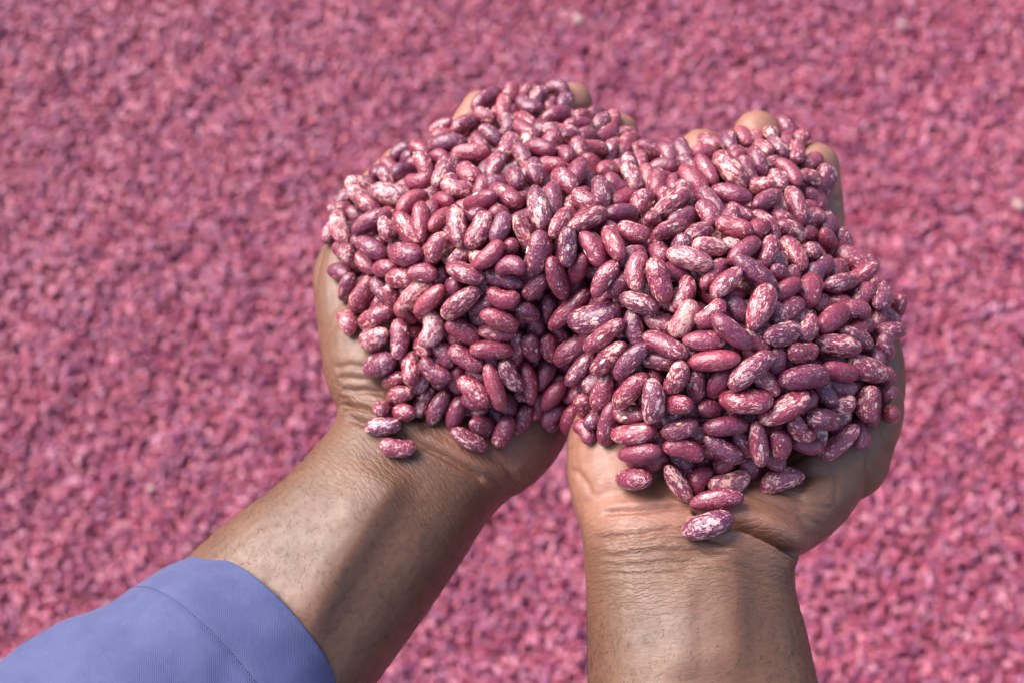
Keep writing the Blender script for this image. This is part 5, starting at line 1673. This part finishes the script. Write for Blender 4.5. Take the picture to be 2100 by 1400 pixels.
# ---- instancing of many beans as one object (stuff)
def scatter(name, pts, quat, scale, speck, seed, shape, meshes, label, group=None, category=None):
    me = bpy.data.meshes.new(name); me.from_pydata([tuple(p) for p in pts], [], [])
    n = len(pts)
    def at(nm, ty, data, f):
        a = me.attributes.new(nm, ty, 'POINT'); a.data.foreach_set(f, np.asarray(data, np.float32 if ty != 'INT' else np.int32).ravel())
    at("rot", 'QUATERNION', quat, "value"); at("scl", 'FLOAT_VECTOR', scale, "vector")
    at("speck", 'FLOAT', speck, "value"); at("seed", 'FLOAT', seed, "value"); at("shape", 'INT', shape, "value")
    o = bpy.data.objects.new(name, me); COL.objects.link(o)
    ng = bpy.data.node_groups.new(name, 'GeometryNodeTree')
    ng.interface.new_socket("Geometry", in_out='INPUT', socket_type='NodeSocketGeometry')
    ng.interface.new_socket("Geometry", in_out='OUTPUT', socket_type='NodeSocketGeometry')
    N = ng.nodes; L = ng.links
    gi = N.new('NodeGroupInput'); go = N.new('NodeGroupOutput')
    iop = N.new('GeometryNodeInstanceOnPoints'); m2p = N.new('GeometryNodeMeshToPoints')
    g2i = N.new('GeometryNodeGeometryToInstance')
    L.new(gi.outputs[0], m2p.inputs[0]); L.new(m2p.outputs[0], iop.inputs['Points'])
    for mm in reversed(meshes):
        so_ = bpy.data.objects.new(name+"_shape", mm)             # never linked to the scene
        oi = N.new('GeometryNodeObjectInfo'); oi.inputs[0].default_value = so_; oi.inputs['As Instance'].default_value = True
        L.new(oi.outputs['Geometry'], g2i.inputs[0])
    L.new(g2i.outputs[0], iop.inputs['Instance']); iop.inputs['Pick Instance'].default_value = True
    def na(nm, ty):
        a = N.new('GeometryNodeInputNamedAttribute'); a.data_type = ty; a.inputs[0].default_value = nm; return a.outputs[0]
    L.new(na("shape", 'INT'), iop.inputs['Instance Index'])
    L.new(na("rot", 'QUATERNION'), iop.inputs['Rotation']); L.new(na("scl", 'FLOAT_VECTOR'), iop.inputs['Scale'])
    L.new(iop.outputs[0], go.inputs[0])
    md = o.modifiers.new("beans", 'NODES'); md.node_group = ng
    tag(o, label, category, group, "stuff")
    return o
R = D[NI:]
scatter("heap_bean", R[:, :3]*1e-5, R[:, 3:7]/1000, R[:, 7:10]*1e-5, R[:, 10], rs.random(len(R)), rs.integers(0, 4, len(R)), [bean_mesh("inner_bean", 20, 14, b, f, s, i) for i, (b, f, s) in enumerate(SHAPES[:4])],
        "small half hidden speckled beans filling the inside of the heap between the others", GRP)

# ------------------------------------------------------------------ ground covered with drying beans
def ground():
    n = 60; V = []; F = []
    for j in range(n+1):
        for i in range(n+1):
            x = -6+12*i/n; y = -6+12*j/n; V.append((x, y, GROUND_Z-.016))
    for j in range(n):
        for i in range(n): a = j*(n+1)+i; F.append((a, a+1, a+n+2, a+n+1))
    o = mesh_obj("ground", V, F, M_EARTH); tag(o, "open ground entirely covered by a layer of drying beans", None, None, "structure")
ground()
rg = np.random.default_rng(21)
P_ = []; 
x0, x1, y0, y1, st = -1.7, 1.7, -.6, 2.5, .0096
for lay in range(2):
    gx, gy = np.meshgrid(np.arange(x0, x1, st), np.arange(y0, y1, st))
    g = np.stack([gx.ravel(), gy.ravel()], 1)+rg.uniform(-.0048, .0048, (gx.size, 2))+lay*st/2
    z = np.full(len(g), GROUND_Z-.008+lay*.0062)+rg.uniform(-.002, .003, len(g))
    und = .006*np.sin(g[:, 0]*38+2*np.sin(g[:, 1]*21))*np.sin(g[:, 1]*33+1.7*np.sin(g[:, 0]*17))
    und += .003*np.sin(g[:, 0]*95+g[:, 1]*40)*np.sin(g[:, 1]*110-g[:, 0]*30)
    if lay == 1:
        keep = rg.random(len(g)) < .86; g = g[keep]; z = z[keep]; und = und[keep]
    P_.append(np.c_[g, z+und])
P_ = np.concatenate(P_); n = len(P_)
yaw = rg.uniform(0, 2*math.pi, n); pit = rg.normal(0, .35, n); rol = rg.uniform(0, 2*math.pi, n)
def qmul(a, b):
    w1, x1_, y1_, z1 = a.T; w2, x2, y2, z2 = b.T
    return np.stack([w1*w2-x1_*x2-y1_*y2-z1*z2, w1*x2+x1_*w2+y1_*z2-z1*y2, w1*y2-x1_*z2+y1_*w2+z1*x2, w1*z2+x1_*y2-y1_*x2+z1*w2], 1)
zz = np.zeros(n)
Q = qmul(qmul(np.stack([np.cos(yaw/2), zz, zz, np.sin(yaw/2)], 1), np.stack([np.cos(pit/2), zz, np.sin(pit/2), zz], 1)), np.stack([np.cos(rol/2), np.sin(rol/2), zz, zz], 1))
sz = rg.uniform(.85, 1.15, (n, 1))*np.array([[.0069, .0040, .0035]])
scatter("spread_bean", P_, Q, sz, np.clip(rg.normal(4.4, 2.6, n), 0, 9), rg.random(n), rg.integers(0, 4, n), LO,
        "countless pink and crimson speckled beans spread out to dry over the ground below")
for px, py, s_, lb in ((1185, 40, 1.25, "pale stray bean lying among the crimson ones above the left hand"), (1850, 50, 1.0, "pale stray bean lying on the ground near the top right corner"),
                       (2088, 420, 1.3, "pale stray bean lying on the ground at the right edge"), (310, 1000, .8, "pale stray bean lying on the ground left of the left wrist")):
    c = U(px, py, GROUND_Z+.009); o = bpy.data.objects.new("pale_bean", LO[0].copy()); COL.objects.link(o)
    o.data.materials.clear(); o.data.materials.append(M_PALE)
    o.location = c.tolist(); o.scale = (.0072*s_, .0046*s_, .004*s_); o.rotation_euler = (.3, .1, px*.01)
    tag(o, lb, "bean", "pale stray beans on the ground")
